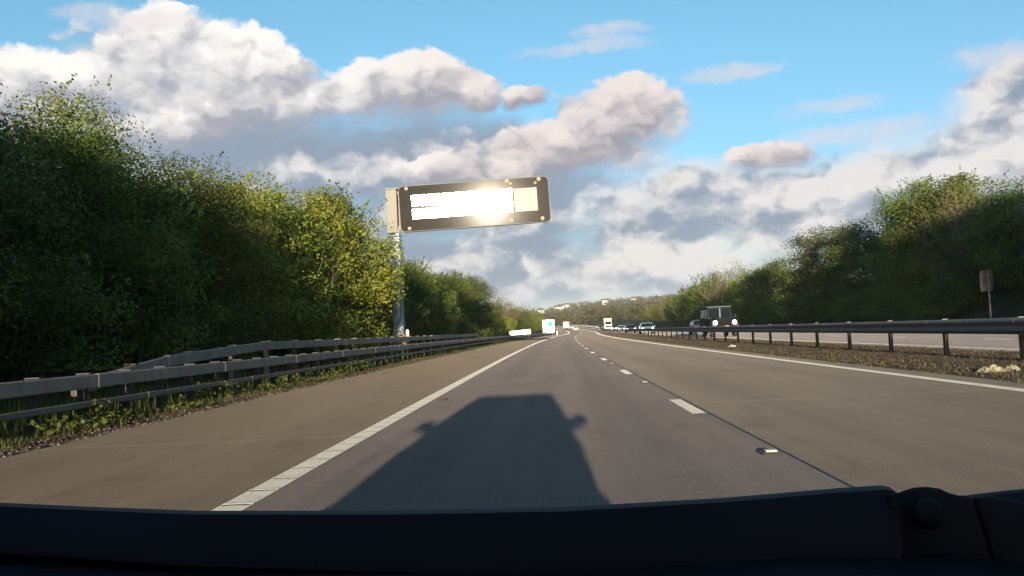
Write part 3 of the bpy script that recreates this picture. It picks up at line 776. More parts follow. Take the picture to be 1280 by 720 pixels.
def car(name,label,loc,rz,col_m,L=4.2,W=1.76,Hh=1.48,hood=.92,beam=True,cat='car',group=None,tail=False,sc=1,boxy=0,lampr=.15):
    o=empty(name,loc,rz,label,cat,group); h=L/2
    low=[(-h+.05,.24),(-h,.42),(-h+.03,.62),(-h+.22,hood-.16),(-h*.50,hood),(h-.12,hood+.02),(h,.75),(h-.02,.45),(h-.10,.26)]
    mb=MB(); mb.prism(low,lambda y,z:W/2*(1-.07*max(0,(abs(y)-h*.6)/(h*.4)))-(.05 if z<.3 else 0)); mb.build('body',col_m,o,bevel=.05,seg=2)
    ws,rf,rr,bk=(-h*.50,-h*.14+boxy*-.2,h*.45+boxy*.5,h-.16)
    cw=lambda z:(W/2-.04)*(1-.22*(z-hood)/(Hh-hood))
    cab=[(ws,hood-.03),(rf,Hh-.04),(rf+.25,Hh),(rr,Hh-.01),(rr+.35,Hh-.10),(bk,hood-.03)]
    mb=MB(); mb.prism(cab,lambda y,z:cw(z)); cb_=mb.build('roof',col_m,o,bevel=.035)
    def lerp(a,b,t): return tuple(a[i]+(b[i]-a[i])*t for i in range(2))
    a,b=cab[0],cab[1]; p,q_=lerp(a,b,.10),lerp(a,b,.90); d=(-.02,.012)
    mb=MB(); quadstrip(mb,[(-cw(p[1])+.07,p[0]+d[0],p[1]+d[1]),(cw(p[1])-.07,p[0]+d[0],p[1]+d[1]),(cw(q_[1])-.06,q_[0]+d[0],q_[1]+d[1]),(-cw(q_[1])+.06,q_[0]+d[0],q_[1]+d[1])]); mb.build('windscreen',M['glass'],o)
    a,b=cab[5],cab[4]; p,q_=lerp(a,b,.18),lerp(a,b,.92)
    mb=MB(); quadstrip(mb,[(-cw(p[1])+.1,p[0]+.02,p[1]+.01),(-cw(q_[1])+.1,q_[0]+.02,q_[1]+.01),(cw(q_[1])-.1,q_[0]+.02,q_[1]+.01),(cw(p[1])-.1,p[0]+.02,p[1]+.01)]); mb.build('rear_window',M['glass'],o)
    for s in(-1,1):
        z0,z1=hood+.05,Hh-.13; mb=MB()
        for (ya,yb,yc,yd) in ((ws+.22,ws+.22+.68,rf+.70,rf+.16),(ws+.98,bk-.42,rr+.12,rf+.78)):
            quadstrip(mb,[(s*(cw(z0)+.012),ya,z0),(s*(cw(z0)+.012),yb,z0),(s*(cw(z1)+.012),yc,z1),(s*(cw(z1)+.012),yd,z1)])
        mb.build('side_window',M['glass'],o)
        mb=MB(); mb.sphere((s*(W/2-.26),-h+.10,hood-.26),lampr,12,8,(1.15,.55,.75)); mb.build('headlight',M['beam'] if beam else M['plate'],o,smooth=True)
        mb=MB(); mb.sphere((s*(W/2-.22),h-.03,hood-.1),.13,10,6,(.9,.4,1.2)); mb.build('tail_light',M['tail'],o,smooth=True)
        mb=MB(); mb.sphere((s*(W/2+.10),ws+.35,hood+.08),.11,10,6,(1,.6,.75)); mb.build('wing_mirror',col_m,o,smooth=True)
        for yy in(-h+.82,h-.80): wheel(o,s*(W/2-.11),yy,.31,.2)
    mb=MB(); mb.box(-W*.27,W*.27,-h-.012,-h+.03,.36,.50); mb.build('grille',M['trim'],o)
    mb=MB(); mb.box(-.26,.26,-h-.03,-h-.014,.505,.61); mb.build('number_plate',M['plate'],o)
    mb=MB(); mb.box(-.26,.26,h+.004,h+.02,.56,.67); mb.build('number_plate',M['platey'],o)
    return o
def at(px,Y,dxm=0):
    """lateral place on the road of a vehicle seen at picture column px and distance Y (real-world x, offset from the centreline)"""
    th=R(2.7); a=px-687; z=-CAM_H+re_(Y); y_=-(z)/Y*1130
    x=(a-y_*math.sin(th))/math.cos(th)/1130*Y
    return x-rc(Y)+dxm
def road_loc(px,Y): return P(at(px,Y),Y,0)
# oncoming, right carriageway
car('oncoming_car','silver grey car with wide pale headlamps leading the oncoming queue behind the boxy off-roader',road_loc(807.5,122),-rh(122),paint('silver_blue',(.24,.30,.31)),4.3,1.84,1.52,lampr=.21,group='oncoming traffic')
car('oncoming_car','dark blue oncoming car with lit headlamps between the silver car and the white car',road_loc(787.8,155),-rh(155),paint('dark_blue',(.03,.04,.06)),4.3,1.8,1.5,lampr=.2,group='oncoming traffic')
car('oncoming_car','white oncoming car half hidden left of the dark blue car',road_loc(776.5,205),-rh(205),paint('white_car',(.62,.62,.60)),4.2,1.8,1.5,lampr=.22,group='oncoming traffic')
car('oncoming_car','tiny dark oncoming car with one bright lamp just right of the cream lorry',road_loc(767,285),-rh(285),paint('dark_far',(.05,.05,.05)),4.2,1.75,1.45,lampr=.24,group='oncoming traffic')
car('oncoming_car','far white oncoming car with dark windscreen left of the cream lorry',road_loc(749.5,330),-rh(330),paint('white_far',(.75,.74,.70)),4.2,1.8,1.62,beam=False,group='oncoming traffic')
car('following_car','small grey car with round wing half hidden behind the boxy off-roader',road_loc(874,84),-rh(84),plain('grey_car',(.07,.08,.09),.6,spec=.2),3.9,1.66,1.38,hood=.86,beam=False,lampr=.17,group='oncoming traffic')
# same direction
PI=math.pi
car('distant_car','tiny white car in the outer lane ahead, right of the cream box lorry',road_loc(719.6,352),PI-rh(352),paint('white_lead',(.78,.77,.73)),4.2,1.8,1.45,beam=False)
car('distant_car','tiny pale car far ahead beyond the white car in the outer lane',road_loc(714.6,440),PI-rh(440),paint('pale_lead',(.6,.6,.57)),4.2,1.8,1.45,beam=False)
M['creambox']=plain('cream_lorry_body',(.66,.60,.46),.7,0,.04,1,spec=.1)
def box_lorry(name,label,loc,rz):
    o=empty(name,loc,rz,label,'lorry')
    mb=MB(); mb.box(-1.25,1.25,-2.6,3.6,.95,3.55); b=mb.build('cargo_box',M['creambox'],o,bevel=.03)
    for s in(-1,1):
        mb=MB(); mb.box(s*.62-.60,s*.62+.60,3.603,3.63,1.02,3.48); d=mb.build('rear_door',M['creambox'],b,bevel=.01)
        mb=MB(); mb.tube([(s*.2,3.66,1.1),(s*.2,3.66,3.4)],.02,6); mb.build('lock_rod',M['bolt'],b)
        mb=MB(); mb.box(s*.95-.22,s*.95+.22,3.5,3.58,.68,.84); mb.build('tail_light',M['tail'],o)
        wheel(o,s*1.05,2.3,.48,.3); wheel(o,s*1.05,-3.4,.48,.3)
    mb=MB(); mb.box(-1.15,1.15,3.4,3.55,.55,.67); mb.build('bumper',M['trim'],o)
    mb=MB(); mb.box(-.45,.45,-4.2,3.4,.6,.94); mb.build('chassis',M['trim'],o)
    mb=MB(); mb.prism([(-4.5,.5),(-4.55,1.4),(-4.2,2.5),(-2.75,2.6),(-2.7,.5)],lambda y,z:1.12); mb.build('cab',paint('cab_white',(.7,.7,.68)),o,bevel=.05)
    return o
box_lorry('box_lorry','cream box lorry ahead in the near lane, seen from the back',road_loc(707.6,395),PI-rh(395))
def cab_lorry(name,label,loc,rz):
    o=empty(name,loc,rz,label,'lorry','oncoming traffic'); cm=M['creambox']
    mb=MB(); mb.prism([(-5.0,.55),(-5.05,1.2),(-4.9,2.15),(-4.6,3.0),(-2.9,3.1),(-2.85,.55)],lambda y,z:1.22-(.08 if z>2.5 else 0)); c=mb.build('cab',cm,o,bevel=.06)
    mb=MB(); mb.add([(-1.05,-4.93,1.98),(1.05,-4.93,1.98),(.98,-4.66,2.88),(-.98,-4.66,2.88)],[(0,1,2,3)]); w_=mb.build('windscreen',M['glass'],o); w_.location=(0,-.05,.0)
    mb=MB(); mb.box(-.85,.85,-5.09,-5.04,1.0,1.55)
    mb.build('grille',M['trim'],o)
    mb=MB(); mb.box(-1.22,1.22,-5.2,-5.0,.45,.85); mb.build('bumper',cm,o,bevel=.03)
    mb=MB(); mb.box(-1.25,1.25,-2.5,4.2,1.0,4.0); mb.build('cargo_box',cm,o,bevel=.03)
    mb=MB(); mb.prism([(-4.2,3.11),(-3.0,3.95),(-2.7,3.95),(-2.7,3.11)],lambda y,z:1.05); mb.build('wind_deflector',cm,o,bevel=.03)
    mb=MB(); mb.box(-.45,.45,-4.6,4.0,.6,.94); mb.build('chassis',M['trim'],o)
    for s in(-1,1):
        mb=MB(); mb.box(s*.95-.17,s*.95+.17,-5.235,-5.19,.55,.75); mb.build('headlight',M['beamdim'],o)
        mb=MB(); mb.box(s*1.42-.09,s*1.42+.09,-4.75,-4.65,1.9,2.5); mb.build('wing_mirror',M['trim'],o,bevel=.02)
        wheel(o,s*1.08,-3.9,.48,.3); wheel(o,s*1.08,3.0,.48,.3)
    return o
cab_lorry('oncoming_lorry','cream oncoming lorry with tall cab and dark windscreen far down the right carriageway',road_loc(759.3,305),-rh(305))
# the boxy off-roader
M['defbody']=plain('dark_green_black',(.016,.020,.024),.75,0,.05,2,spec=.12); M['defroof']=plain('pale_roof_edge',(.10,.115,.135),.6,spec=.2)
M['defglass']=plain('off_roader_glass',(.008,.012,.015),.10,0,.2,3,spec=.05); M['defgrille']=plain('brown_grille',(.011,.006,.0055),.8,spec=.1)
def offroader(loc,rz):
    o=empty('off_roader',loc,rz,'dark boxy off-roader with round headlights lit, oncoming beyond the central barrier','off-roader','oncoming traffic'); W=.90
    mb=MB(); mb.prism([(-2.1,.55),(-2.12,1.08),(-2.0,1.14),(-.62,1.18),(1.95,1.18),(2.0,.6),(1.5,.5),(-1.6,.5)],lambda y,z:W); mb.build('body',M['defbody'],o,bevel=.03)
    mb=MB(); mb.prism([(-2.02,1.14),(-1.95,1.22),(-.66,1.26),(-.62,1.15)],lambda y,z:.60); mb.build('bonnet',M['defbody'],o,bevel=.03)
    mb=MB(); mb.prism([(-.66,1.181),(-.48,1.93),(1.92,1.95),(1.98,1.181)],lambda y,z:W-.02-(z-1.18)*.10); cb_=mb.build('cabin',M['defbody'],o,bevel=.03)
    mb=MB(); mb.prism([(-.56,1.945),(-.50,2.02),(1.9,2.04),(1.97,1.96)],lambda y,z:W-.045); mb.build('roof',M['defroof'],o,bevel=.03)
    for s in(-1,1):
        mb=MB(); c=.40*s; mb.add([(c-.355,-.665,1.27),(c+.355,-.665,1.27),(c+.335,-.525,1.85),(c-.335,-.525,1.85)],[(0,1,2,3)]); w=mb.build('windscreen',M['defglass'],o); w.location=(0,-.015,0)
        for ya,yb in((-.42,.42),(.52,1.75)):
            mb=MB(); x0=s*(W-.02+.012)
            mb.add([(x0-s*.01,ya,1.28),(x0-s*.01,yb,1.28),(x0-s*.065,yb,1.82),(x0-s*.065,ya+.1,1.82)],[(0,1,2,3)]); mb.build('side_window',M['defglass'],o)
        mb=MB(); mb.tube([(s*.66,-2.08,.93),(s*.66,-2.155,.93)],[.16,.15],18); h_=mb.build('headlight_bezel',M['trim'],o)
        mb=MB(); mb.sphere((s*.66,-2.15,.93),.135,14,8,(1,.45,1)); mb.build('headlight',M['beam'],h_,smooth=True)
        mb=MB(); mb.sphere((s*.84,-2.13,.80),.04,8,6); mb.build('side_lamp',M['amber'],o)
        mb=MB(); mb.tube([(s*.9,-.62,1.25),(s*1.04,-.68,1.32)],.015,6); mb.box(s*1.05-.08,s*1.05+.08,-.73,-.66,1.22,1.44); mb.build('wing_mirror',M['trim'],o)
        for yy in(-1.38,1.25):
            wheel(o,s*.78,yy,.40,.24)
            mb=MB(); n=10
            pts=[(yy+.52*math.cos(PI*k/n),.46+.52*math.sin(PI*k/n)) for k in range(n+1)]
            for (a,b),(c_,d) in zip(pts,pts[1:]): mb.add([(s*(W-.02),a,b),(s*(W+.055),a,b),(s*(W+.055),c_,d),(s*(W-.02),c_,d)],[(0,1,2,3)])
            mb.build('wheel_arch',M['trim'],o)
    mb=MB(); mb.box(-.44,.44,-2.15,-2.11,.72,1.08)
    for k in range(6): mb.box(-.42,.42,-2.165,-2.145,.75+k*.055,.775+k*.055)
    mb.build('grille',M['defgrille'],o)
    mb=MB(); mb.box(-.88,.88,-2.28,-2.16,.56,.70); mb.build('bumper',M['trim'],o,bevel=.02)
    mb=MB(); mb.box(-.03,.21,-2.30,-2.285,.60,.71); mb.build('number_plate',M['plate'],o)
    mb=MB(); mb.box(-.05,.05,-.69,-.655,1.26,1.87); pl=mb.build('windscreen_pillar',M['defroof'],o); pl.rotation_euler=(0,0,0)
    # two pale seats show through the glass
    for s in(-1,1):
        mb=MB(); mb.box(s*.42-.2,s*.42+.2,-.19,-.06,1.2,1.6); mb.build('seat',M['white'],o,bevel=.04)
    return o
orx=offroader(road_loc(896.5,66),-rh(66)+R(2.5)); orx.scale=(1.02,1.03,1.09)

# ------------------------------------------------------------------ the car that carries the camera: it stands behind and under the lens and throws the long shadow
CX=-.52
oc=empty('camera_car',(CX,0,0),0,'dark car whose black wiper arm and scuttle fill the bottom of the picture','car')
M['navy']=plain('dark_navy_paint',(.010,.012,.024),.35,0,.1,3,coat=.4)
M['scuttle']=plain('scuttle_plastic',(.012,.009,.011),.7,0,.2,12,spec=.1,bump=.15,bscale=120)
M['wiper']=plain('wiper_black',(.021,.0145,.017),.6,0,.15,10,spec=.12,dirt=(.012,.012,.016,.5))
W2=.785
mb=MB(); mb.prism([(1.62,.26),(1.66,.45),(1.52,.62),(.93,.715),(.62,.75),(.02,.80),(-2.10,.90),(-2.28,.80),(-2.30,.40),(-2.2,.26)],lambda y,z:W2-(.04 if z<.3 else 0)-(.10*max(0,y-.9))); mb.build('body',M['navy'],oc,bevel=.04,seg=3)
cabp=[(-.10,.90),(-.72,1.44),(-.95,1.515),(-1.6,1.51),(-2.0,1.38),(-2.2,.905)]
cwf=lambda y,z: .755-.19*max(0,(z-.90)/.60)
mb=MB(); mb.prism(cabp,cwf); mb.build('roof',M['navy'],oc,bevel=.05,seg=3)
mb=MB(); f_=lambda t:( -.10+(-.62)*t-.0, .90+.54*t)
a,b=f_(.10),f_(.9); mb.add([(-cwf(0,a[1])+.08,a[0]+.018,a[1]+.02),(cwf(0,a[1])-.08,a[0]+.018,a[1]+.02),(cwf(0,b[1])-.08,b[0]+.018,b[1]+.02),(-cwf(0,b[1])+.08,b[0]+.018,b[1]+.02)],[(0,1,2,3)]); mb.build('windscreen',M['glass'],oc)
for s in(-1,1):
    mb=MB(); x0,x1=s*(cwf(0,.97)+.014),s*(cwf(0,1.38)+.014)
    mb.add([(x0,-.45,.97),(x0,-2.0,.97),(x1,-1.85,1.38),(x1,-.85,1.38)],[(0,1,2,3)]); mb.build('side_window',M['glass'],oc)
    mb=MB(); mb.sphere((s*(W2+.055),-.12,1.0),.082,12,8,(1.05,.8,.72)); mb.tube([(s*(W2-.12),-.1,.95),(s*(W2+.03),-.12,.98)],.05,8); mb.build('wing_mirror',M['navy'],oc,smooth=True)
    for yy in(.98,-1.55): wheel(oc,s*(W2-.09),yy,.29,.18)
    mb=MB(); mb.sphere((s*.60,1.53,.56),.11,10,6,(1.1,.5,.7)); mb.build('headlight',M['plate'],oc,smooth=True)
def unp(px,py,Y):
    th=R(2.7); a,b=px-687,py-414
    x=(a*math.cos(th)-b*math.sin(th))/1130*Y; z=CAM_H-(a*math.sin(th)+b*math.cos(th))/1130*Y
    return Vector((x-CX,Y,z))
# scuttle panel under the screen: a dark plastic shelf from the screen's foot to the bonnet
top=[(-900,640),(-300,632),(0,640),(240,650),(700,644),(1000,622),(1180,622),(1280,640),(1500,650),(1900,690)]
mb=MB(); rows=[]
for Y,dp in((.44,18),(.39,12),(.345,32),(.27,95),(.18,260)):
    rows.append([unp(x,y+dp,Y) if Y>.37 else unp(x,y+dp,Y) for x,y in top])
vs=[v for r_ in rows for v in r_]; n=len(top)
mb.add(vs,[(i*n+j,i*n+j+1,i*n+n+j+1,i*n+n+j) for i in range(len(rows)-1) for j in range(n-1)]); mb.build('scuttle',M['scuttle'],oc,smooth=True,angle=80)
# wiper arm: a shallow channel-section bar lying along the foot of the screen
pts=[(-420,621),(-200,626),(0,633),(110,637),(240,640.5),(480,638.5),(700,632.5),(900,619.5),(1040,606.5),(1094,602.5),(1103,604),(1112,610)]
wid=[58,60,62,64,68,74,82,88,92,93,92,88]
mb=MB(); Yw=.31; secs=[]
for (x,y),w in zip(pts,wid):
    t=unp(x,y,Yw); b_=unp(x,y+w,Yw-.012); k=.006
    secs.append([t+Vector((0,.016,-.004)),t+Vector((0,.003,-.0002)),t+Vector((0,.0,-.0008)),t.lerp(b_,.04)+Vector((0,-.0008,0)),t.lerp(b_,.5)+Vector((0,-.0012,0)),t.lerp(b_,.95)+Vector((0,-.0006,0)),b_,b_+Vector((0,.016,-.006))])
vs=[v for s_ in secs for v in s_]; n=8
fs=[(i*n+j,i*n+(j+1)%n,i*n+n+(j+1)%n,i*n+n+j) for i in range(len(secs)-1) for j in range(n)]+[tuple(range(n)),tuple((len(secs)-1)*n+j for j in range(n))[::-1]]
mb.add(vs,fs); wa=mb.build('wiper_arm',M['wiper'],oc,smooth=True,angle=50)
# pivot head: rounded boss, nut and the tail that runs into the spindle cover
def rounded(pxs,Y0_,Y1_,name,m,par):
    n=len(pxs); mb=MB(); mb.add([unp(x,y,Y0_) for x,y in pxs]+[unp(x,y,Y1_)+Vector((0,0,-.002)) for x,y in pxs],[tuple(range(n)),tuple(range(2*n-1,n-1,-1))]+[(i,(i+1)%n,(i+1)%n+n,i+n) for i in range(n)])
    return mb.build(name,m,par,bevel=.0016,seg=3)
head=[(1098,610),(1110,611),(1118,607),(1130,603.5),(1145,602.5),(1160,604.5),(1172,610),(1182,612.5),(1196,613),(1203,630),(1212,660),(1220,694),(1196,700),(1180,692),(1100,700)]
hd=rounded(head,.305,.335,'wiper_head',M['wiper'],wa)
ring=[(1146+17*math.cos(2*PI*k/18),632+17*math.sin(2*PI*k/18)) for k in range(18)]
rounded(ring,.297,.309,'pivot_nut',M['wiper'],wa)
cov=[(1199,613),(1225,614),(1255,620),(1290,628),(1340,645),(1400,670),(1400,730),(1222,730),(1222,694),(1213,660)]
rounded(cov,.310,.338,'spindle_cover',M['wiper'],wa)
# bonnet's far right shoulder peeping over the arm
mb=MB(); bn=[(1150,621),(1190,613),(1235,607),(1290,601.5),(1350,597)]
v=[unp(x,y,.37) for x,y in bn]+[unp(x,y+4,.355) for x,y in bn]+[unp(x,y+30,.345) for x,y in bn]; k=len(bn)
mb.add(v,[(i,i+1,i+1+k,i+k) for i in range(k-1)]+[(i+k,i+1+k,i+1+2*k,i+2*k) for i in range(k-1)]); mb.build('bonnet_shoulder',M['scuttle'],oc,smooth=True)
# ------------------------------------------------------------------ trees
M['bark']=plain('bark',(.075,.060,.045),.9,0,.4,5,bump=.6,bscale=25)
M['twig']=plain('brown_twigs',(.13,.105,.07),.9,0,.3,5)
M['leaf_dark']=leafmat('dark_leaves',(.040,.062,.014),(.12,.15,.032),(.17,.18,.04),.30,.8)
M['leaf_yel']=leafmat('yellow_green_leaves',(.10,.125,.018),(.27,.29,.045),(.22,.22,.04),.34,.8)
M['leaf_mid']=leafmat('mid_green_leaves',(.052,.080,.016),(.16,.20,.034),(.21,.215,.04),.32,.7)
M['leaf_olive']=leafmat('olive_brown_leaves',(.12,.105,.038),(.22,.18,.07),(.17,.125,.065),.28,.5)
def leaf_arrays(rng,cent,size,asp=.6,up=.35,out=None):
    n=len(cent); nr=rng.normal(size=(n,3))
    if out is not None: nr=nr*.45+out*1.0
    nr[:,2]+=up; nr/=np.linalg.norm(nr,axis=1)[:,None]
    t=rng.normal(size=(n,3)); t-=nr*(t*nr).sum(1)[:,None]; t/=np.linalg.norm(t,axis=1)[:,None]; b=np.cross(nr,t)
    s=(size*rng.uniform(.55,1.35,n))[:,None]
    V=np.stack([cent-t*s*.5,cent+b*s*asp*.5+nr*s*.08,cent+t*s*.5,cent-b*s*asp*.5+nr*s*.08],1).reshape(-1,3)
    return V,np.arange(n*4).reshape(-1,4)
PROF={'hedge':lambda t: np.where(t<.55,.82+.18*np.sin(t*5.2),np.sqrt(np.clip(1-((t-.50)/.52)**2,0,1))),
      'round':lambda t: np.sqrt(np.clip(1-((t-.42)/.60)**2,0.02,1)),
      'upright':lambda t: np.clip(1.05-t,0,1)**.55*np.clip(.75+t,0,1),
      'fan':lambda t: np.clip(.35+1.1*t,0,1)*np.sqrt(np.clip(1-(np.clip(t-.45,0,1)/.56)**2,0,1))}
def crown_centres(rng,H,Rr,zb,nc,prof,lump=.40):
    t=rng.random(nc)**.85; ph=rng.uniform(0,2*np.pi,nc)
    k=[(rng.integers(2,5),rng.uniform(0,6.28),rng.uniform(2,7)) for _ in range(4)]
    l=1+lump*sum(np.sin(a*ph+b+c*t) for a,b,c in k)/2
    rad=PROF[prof](t)*Rr*l*(.38+.62*rng.random(nc)**.45)
    top=1+lump*.5*np.sin(3*ph+k[0][1])*np.sin(2*ph+k[1][1])
    return np.stack([rad*np.cos(ph),rad*np.sin(ph),zb+(H-zb)*t*np.where(t>.6,top,1)],1)
def make_tree(name,seed,H,Rr,zb,nc,per,sig,leaf,lmat,prof='round',shoots=0,trunk_r=.14,limbs=9,twigs=0,upness=0):
    rng=np.random.default_rng(seed); o=empty(name,(0,0,0))
    cc=crown_centres(rng,H,Rr,zb,nc,prof)
    sg=sig*rng.uniform(.6,1.4,nc); kk=np.maximum(3,(per*(sg/sig)**2)).astype(int)
    idx=np.repeat(np.arange(nc),kk); n=len(idx)
    d=rng.normal(size=(n,3)); d/=np.linalg.norm(d,axis=1)[:,None]; d*= (rng.random(n)**.42)[:,None]*1.45
    pts=cc[idx]+d*sg[idx][:,None]*np.array([1.15,1.15,.75+upness]); outv=d/1.55+.35*cc[idx]*np.array([1,1,0])/Rr
    if shoots:                                    # leading shoots that break the outline
        j=rng.choice(nc,shoots); st=cc[j]; di=rng.normal(size=(shoots,3))*.35; di[:,2]=np.abs(di[:,2])+.8
        out=st*np.array([1,1,0]); di+=.45*out/np.maximum(.5,np.linalg.norm(out,axis=1))[:,None]
        ln=rng.uniform(.5,1.15,shoots)*sig*3.0
        m_=26; u=rng.random((shoots,m_))
        sp=st[:,None]+di[:,None]*(u*ln[:,None])[...,None]+rng.normal(size=(shoots,m_,3))*(.18*sig*(1.1-u))[...,None]
        pts=np.concatenate([pts,sp.reshape(-1,3)]); outv=np.concatenate([outv,rng.normal(size=(shoots*m_,3))])
    q=np.quantile(pts[:,2],.996); pts[:,2]*=H/q; cc[:,2]*=H/q
    ok=(pts[:,2]<H*1.035)&(np.hypot(pts[:,0],pts[:,1])<Rr*1.38); pts=pts[ok]; outv=outv[ok]
    pts[:,2]=np.maximum(pts[:,2],.05)
    V,F=leaf_arrays(rng,pts,leaf,out=outv)
    # trunk and limbs
    mb=MB(); w=[rng.normal(0,.10,2) for _ in range(6)]
    tp=[(w[i][0]*i*.5,w[i][1]*i*.5,-.25+H*.80*i/5) for i in range(6)]
    mb.tube(tp,[trunk_r*(1-.16*i) for i in range(6)],8)
    sel=rng.choice(nc,limbs,replace=False)
    def limb(s,e,r0,ns=4,n=5):
        s,e=Vector(s),Vector(e); pp=[]
        for i in range(ns+1):
            t=i/ns; q=s.lerp(e,t)+Vector((0,0,-.10*(e-s).length*math.sin(PI*t)))+Vector(rng.normal(0,.03*(e-s).length,3)*(0 if i in(0,ns) else 1)); pp.append(q)
        mb.tube(pp,[r0*(1-.8*i/ns) for i in range(ns+1)],n,cap=False); return pp
    for j in sel:
        e=cc[j]; zt=max(.3,min(H*.72,e[2]*.62)); f=(zt+.25)/(H*.80)*5; i=min(4,int(f)); s=Vector(tp[i]).lerp(Vector(tp[i+1]),f-i)
        limb(s,e,trunk_r*.42)
    mb.build('trunk',M['bark'],o,smooth=True)
    if twigs:
        mb=MB()
        for _ in range(twigs):
            e=cc[rng.integers(nc)]; ph=math.atan2(e[1],e[0]); s=Vector((e[0]*.35,e[1]*.35,max(.8,e[2]*.5)))
            pp=limb(s,e*np.array([1.02,1.02,1.04]),.017*H/9,3,3)
            for q in range(4):
                s2=pp[rng.integers(1,4)]; e2=s2+Vector((rng.normal(0,.35)+.35*math.cos(ph),rng.normal(0,.35)+.35*math.sin(ph),rng.uniform(.3,1.1)))
                mb.tube([s2,s2.lerp(e2,.5)+Vector(rng.normal(0,.05,3)),e2],[.010,.007,.003],3,cap=False)
        mb.build('branches',M['twig'],o)
    np_mesh('crown',V,F,M[lmat],o)
    return o
PR={
 'darkA':make_tree('hedgerow_tree',1,7.0,2.6,.1,230,280,.52,.085,'leaf_dark','hedge',70,.12),
 'darkB':make_tree('hedgerow_tree',2,7.0,2.7,.1,230,280,.54,.088,'leaf_dark','hedge',80,.12),
 'yel':make_tree('hedgerow_tree',3,7.4,2.5,.15,170,190,.52,.125,'leaf_yel','hedge',90,.12,twigs=24),
 'mid':make_tree('hedgerow_tree',4,7.4,2.6,.1,170,190,.58,.13,'leaf_mid','hedge',80,.12),
 'spray':make_tree('hedgerow_tree',5,8.0,2.4,.1,200,130,.46,.13,'leaf_mid','hedge',300,.12,upness=.5),
 'bigA':make_tree('broadleaf_tree',6,10,3.5,.3,200,190,.78,.17,'leaf_mid','round',80,.2,12),
 'bigB':make_tree('broadleaf_tree',7,10,3.8,.3,260,130,.72,.17,'leaf_dark','hedge',90,.2,12),
 'far':make_tree('broadleaf_tree',8,8.5,4.0,.2,260,42,.62,.24,'leaf_mid','hedge',120,.2,8),
 'farY':make_tree('broadleaf_tree',9,8.0,4.0,.2,240,40,.60,.24,'leaf_yel','round',110,.2,8),
 'bare':make_tree('bare_tree',10,9.5,4.3,1.2,240,10,.55,.20,'leaf_olive','fan',0,.2,14,twigs=420),
 'bareS':make_tree('bare_tree',12,7.6,3.0,.8,190,14,.4,.10,'leaf_olive','fan',40,.14,12,twigs=260),
 'shrub':make_tree('shrub',11,3.0,1.9,.05,150,60,.34,.10,'leaf_mid','round',60,.05,5),
}
used=set(); rt=random.Random(21)
NAT={'darkA':(7,2.5),'darkB':(7,2.6),'yel':(7.4,2.5),'mid':(7.4,2.5),'spray':(8,2.4),'bigA':(10,3.7),'bigB':(10,3.8),'far':(8.5,4),'farY':(8,4),'bare':(9.5,4.3),'bareS':(7.6,3.0),'shrub':(3,1.9)}
def tree(kind,x,y,H,Rr,label,group,cat='tree',name=None):
    first=kind not in used; used.add(kind); h,r=NAT[kind]
    xx=x+rc(max(min(y,640),0)); z=ground_z(x,y)-.05
    o=place(PR[kind],first,(xx,y,z),rt.uniform(0,6.28),(Rr/r,Rr/r,(H-z)/h),label=label,cat=cat,group=group)
    return o
G1='trees of the left roadside row'
ORD=['first','second','third','fourth','fifth','sixth','seventh','eighth','ninth','tenth','eleventh','twelfth','thirteenth']
left=[('spray',-10.8,43.4,8.0,2.4,'dark leafy tree with upright sprays right beside the sign column'),
 ('mid',-10.25,40.3,7.6,2.7,'sunlit yellow-green tree, second left of the sign column'),
 ('yel',-9.95,37.2,7.3,2.8,'bright yellow-green tree, third left of the sign column'),
 ('mid',-10.9,35.2,7.1,2.5,'mid-green tree, fourth left of the sign column'),
 ('yel',-11.2,32.2,6.9,2.5,'twiggy yellow-green tree, fifth left of the sign column'),
 ('yel',-11.4,29.4,6.8,2.4,'thin twiggy olive tree, sixth left of the sign column'),
 ('darkB',-11.6,26.2,6.6,2.5,'dark tree with a lit crest, seventh left of the sign column'),
 ('mid',-11.6,23.0,6.7,2.4,'green tree with loose top shoots, eighth left of the sign column'),
 ('darkA',-11.7,19.8,6.6,2.5,'tall dark green tree, ninth left of the sign column near the frame edge'),
 ('darkB',-11.7,16.6,6.9,2.6,'tall dark tree cut off by the left edge of the picture'),]
for k,x,y,h,r,l in left: tree(k,x,y,h,r,l,G1)
for y in (13.5,10.4,7.2,3.5): tree('darkA' if int(y)%2 else 'darkB',-11.9,y,6.1,2.6,'dark roadside tree left of the car, just outside the picture','left trees beside the car')
for y,h in((18,6.2),(22,6.2),(26,6.0),(30,6.2),(34,6.6),(38,6.9),(42,7.4),(46,7.6)): tree(rt.choice(['darkA','darkB','mid']),-15.3,y,h,2.8,'dark tree standing behind the front row of left roadside trees','second row behind the left trees')
G2='trees beyond the sign column'
left2=[('far',-12.2,60,6.6,3.0,'dark tree just right of the sign column, lower than the sign'),
 ('mid',-11.6,66,6.7,3.0,'green tree seen right of the sign column, second of the far clump'),
 ('far',-12.2,74,7.3,3.3,'round green tree in the middle of the clump beyond the sign column'),
 ('darkB',-12.0,83,7.4,3.4,'dark tree with a lit right side in the clump beyond the sign column'),
 ('mid',-11.2,92,7.2,3.2,'yellow-green lit tree at mid height in the clump beyond the sign column'),
 ('far',-12.3,103,8.2,3.7,'tall dark tree near the right end of the clump beyond the sign column'),
 ('darkA',-12.2,116,8.3,3.6,'ragged dark tree at the right end of the clump beyond the sign column'),
 ('farY',-11.8,134,5.2,3.2,'low shaded shrubby tree sloping down behind the far end of the left barrier')]
for k,x,y,h,r,l in left2: tree(k,x,y,h,r,l,G2)
for y in(62,72,82,94,108): tree('far',-17.5,y,7.2,3.8,'dark tree at the back of the clump beyond the sign column','back of the clump beyond the sign column')
G3='trees round the white boards'
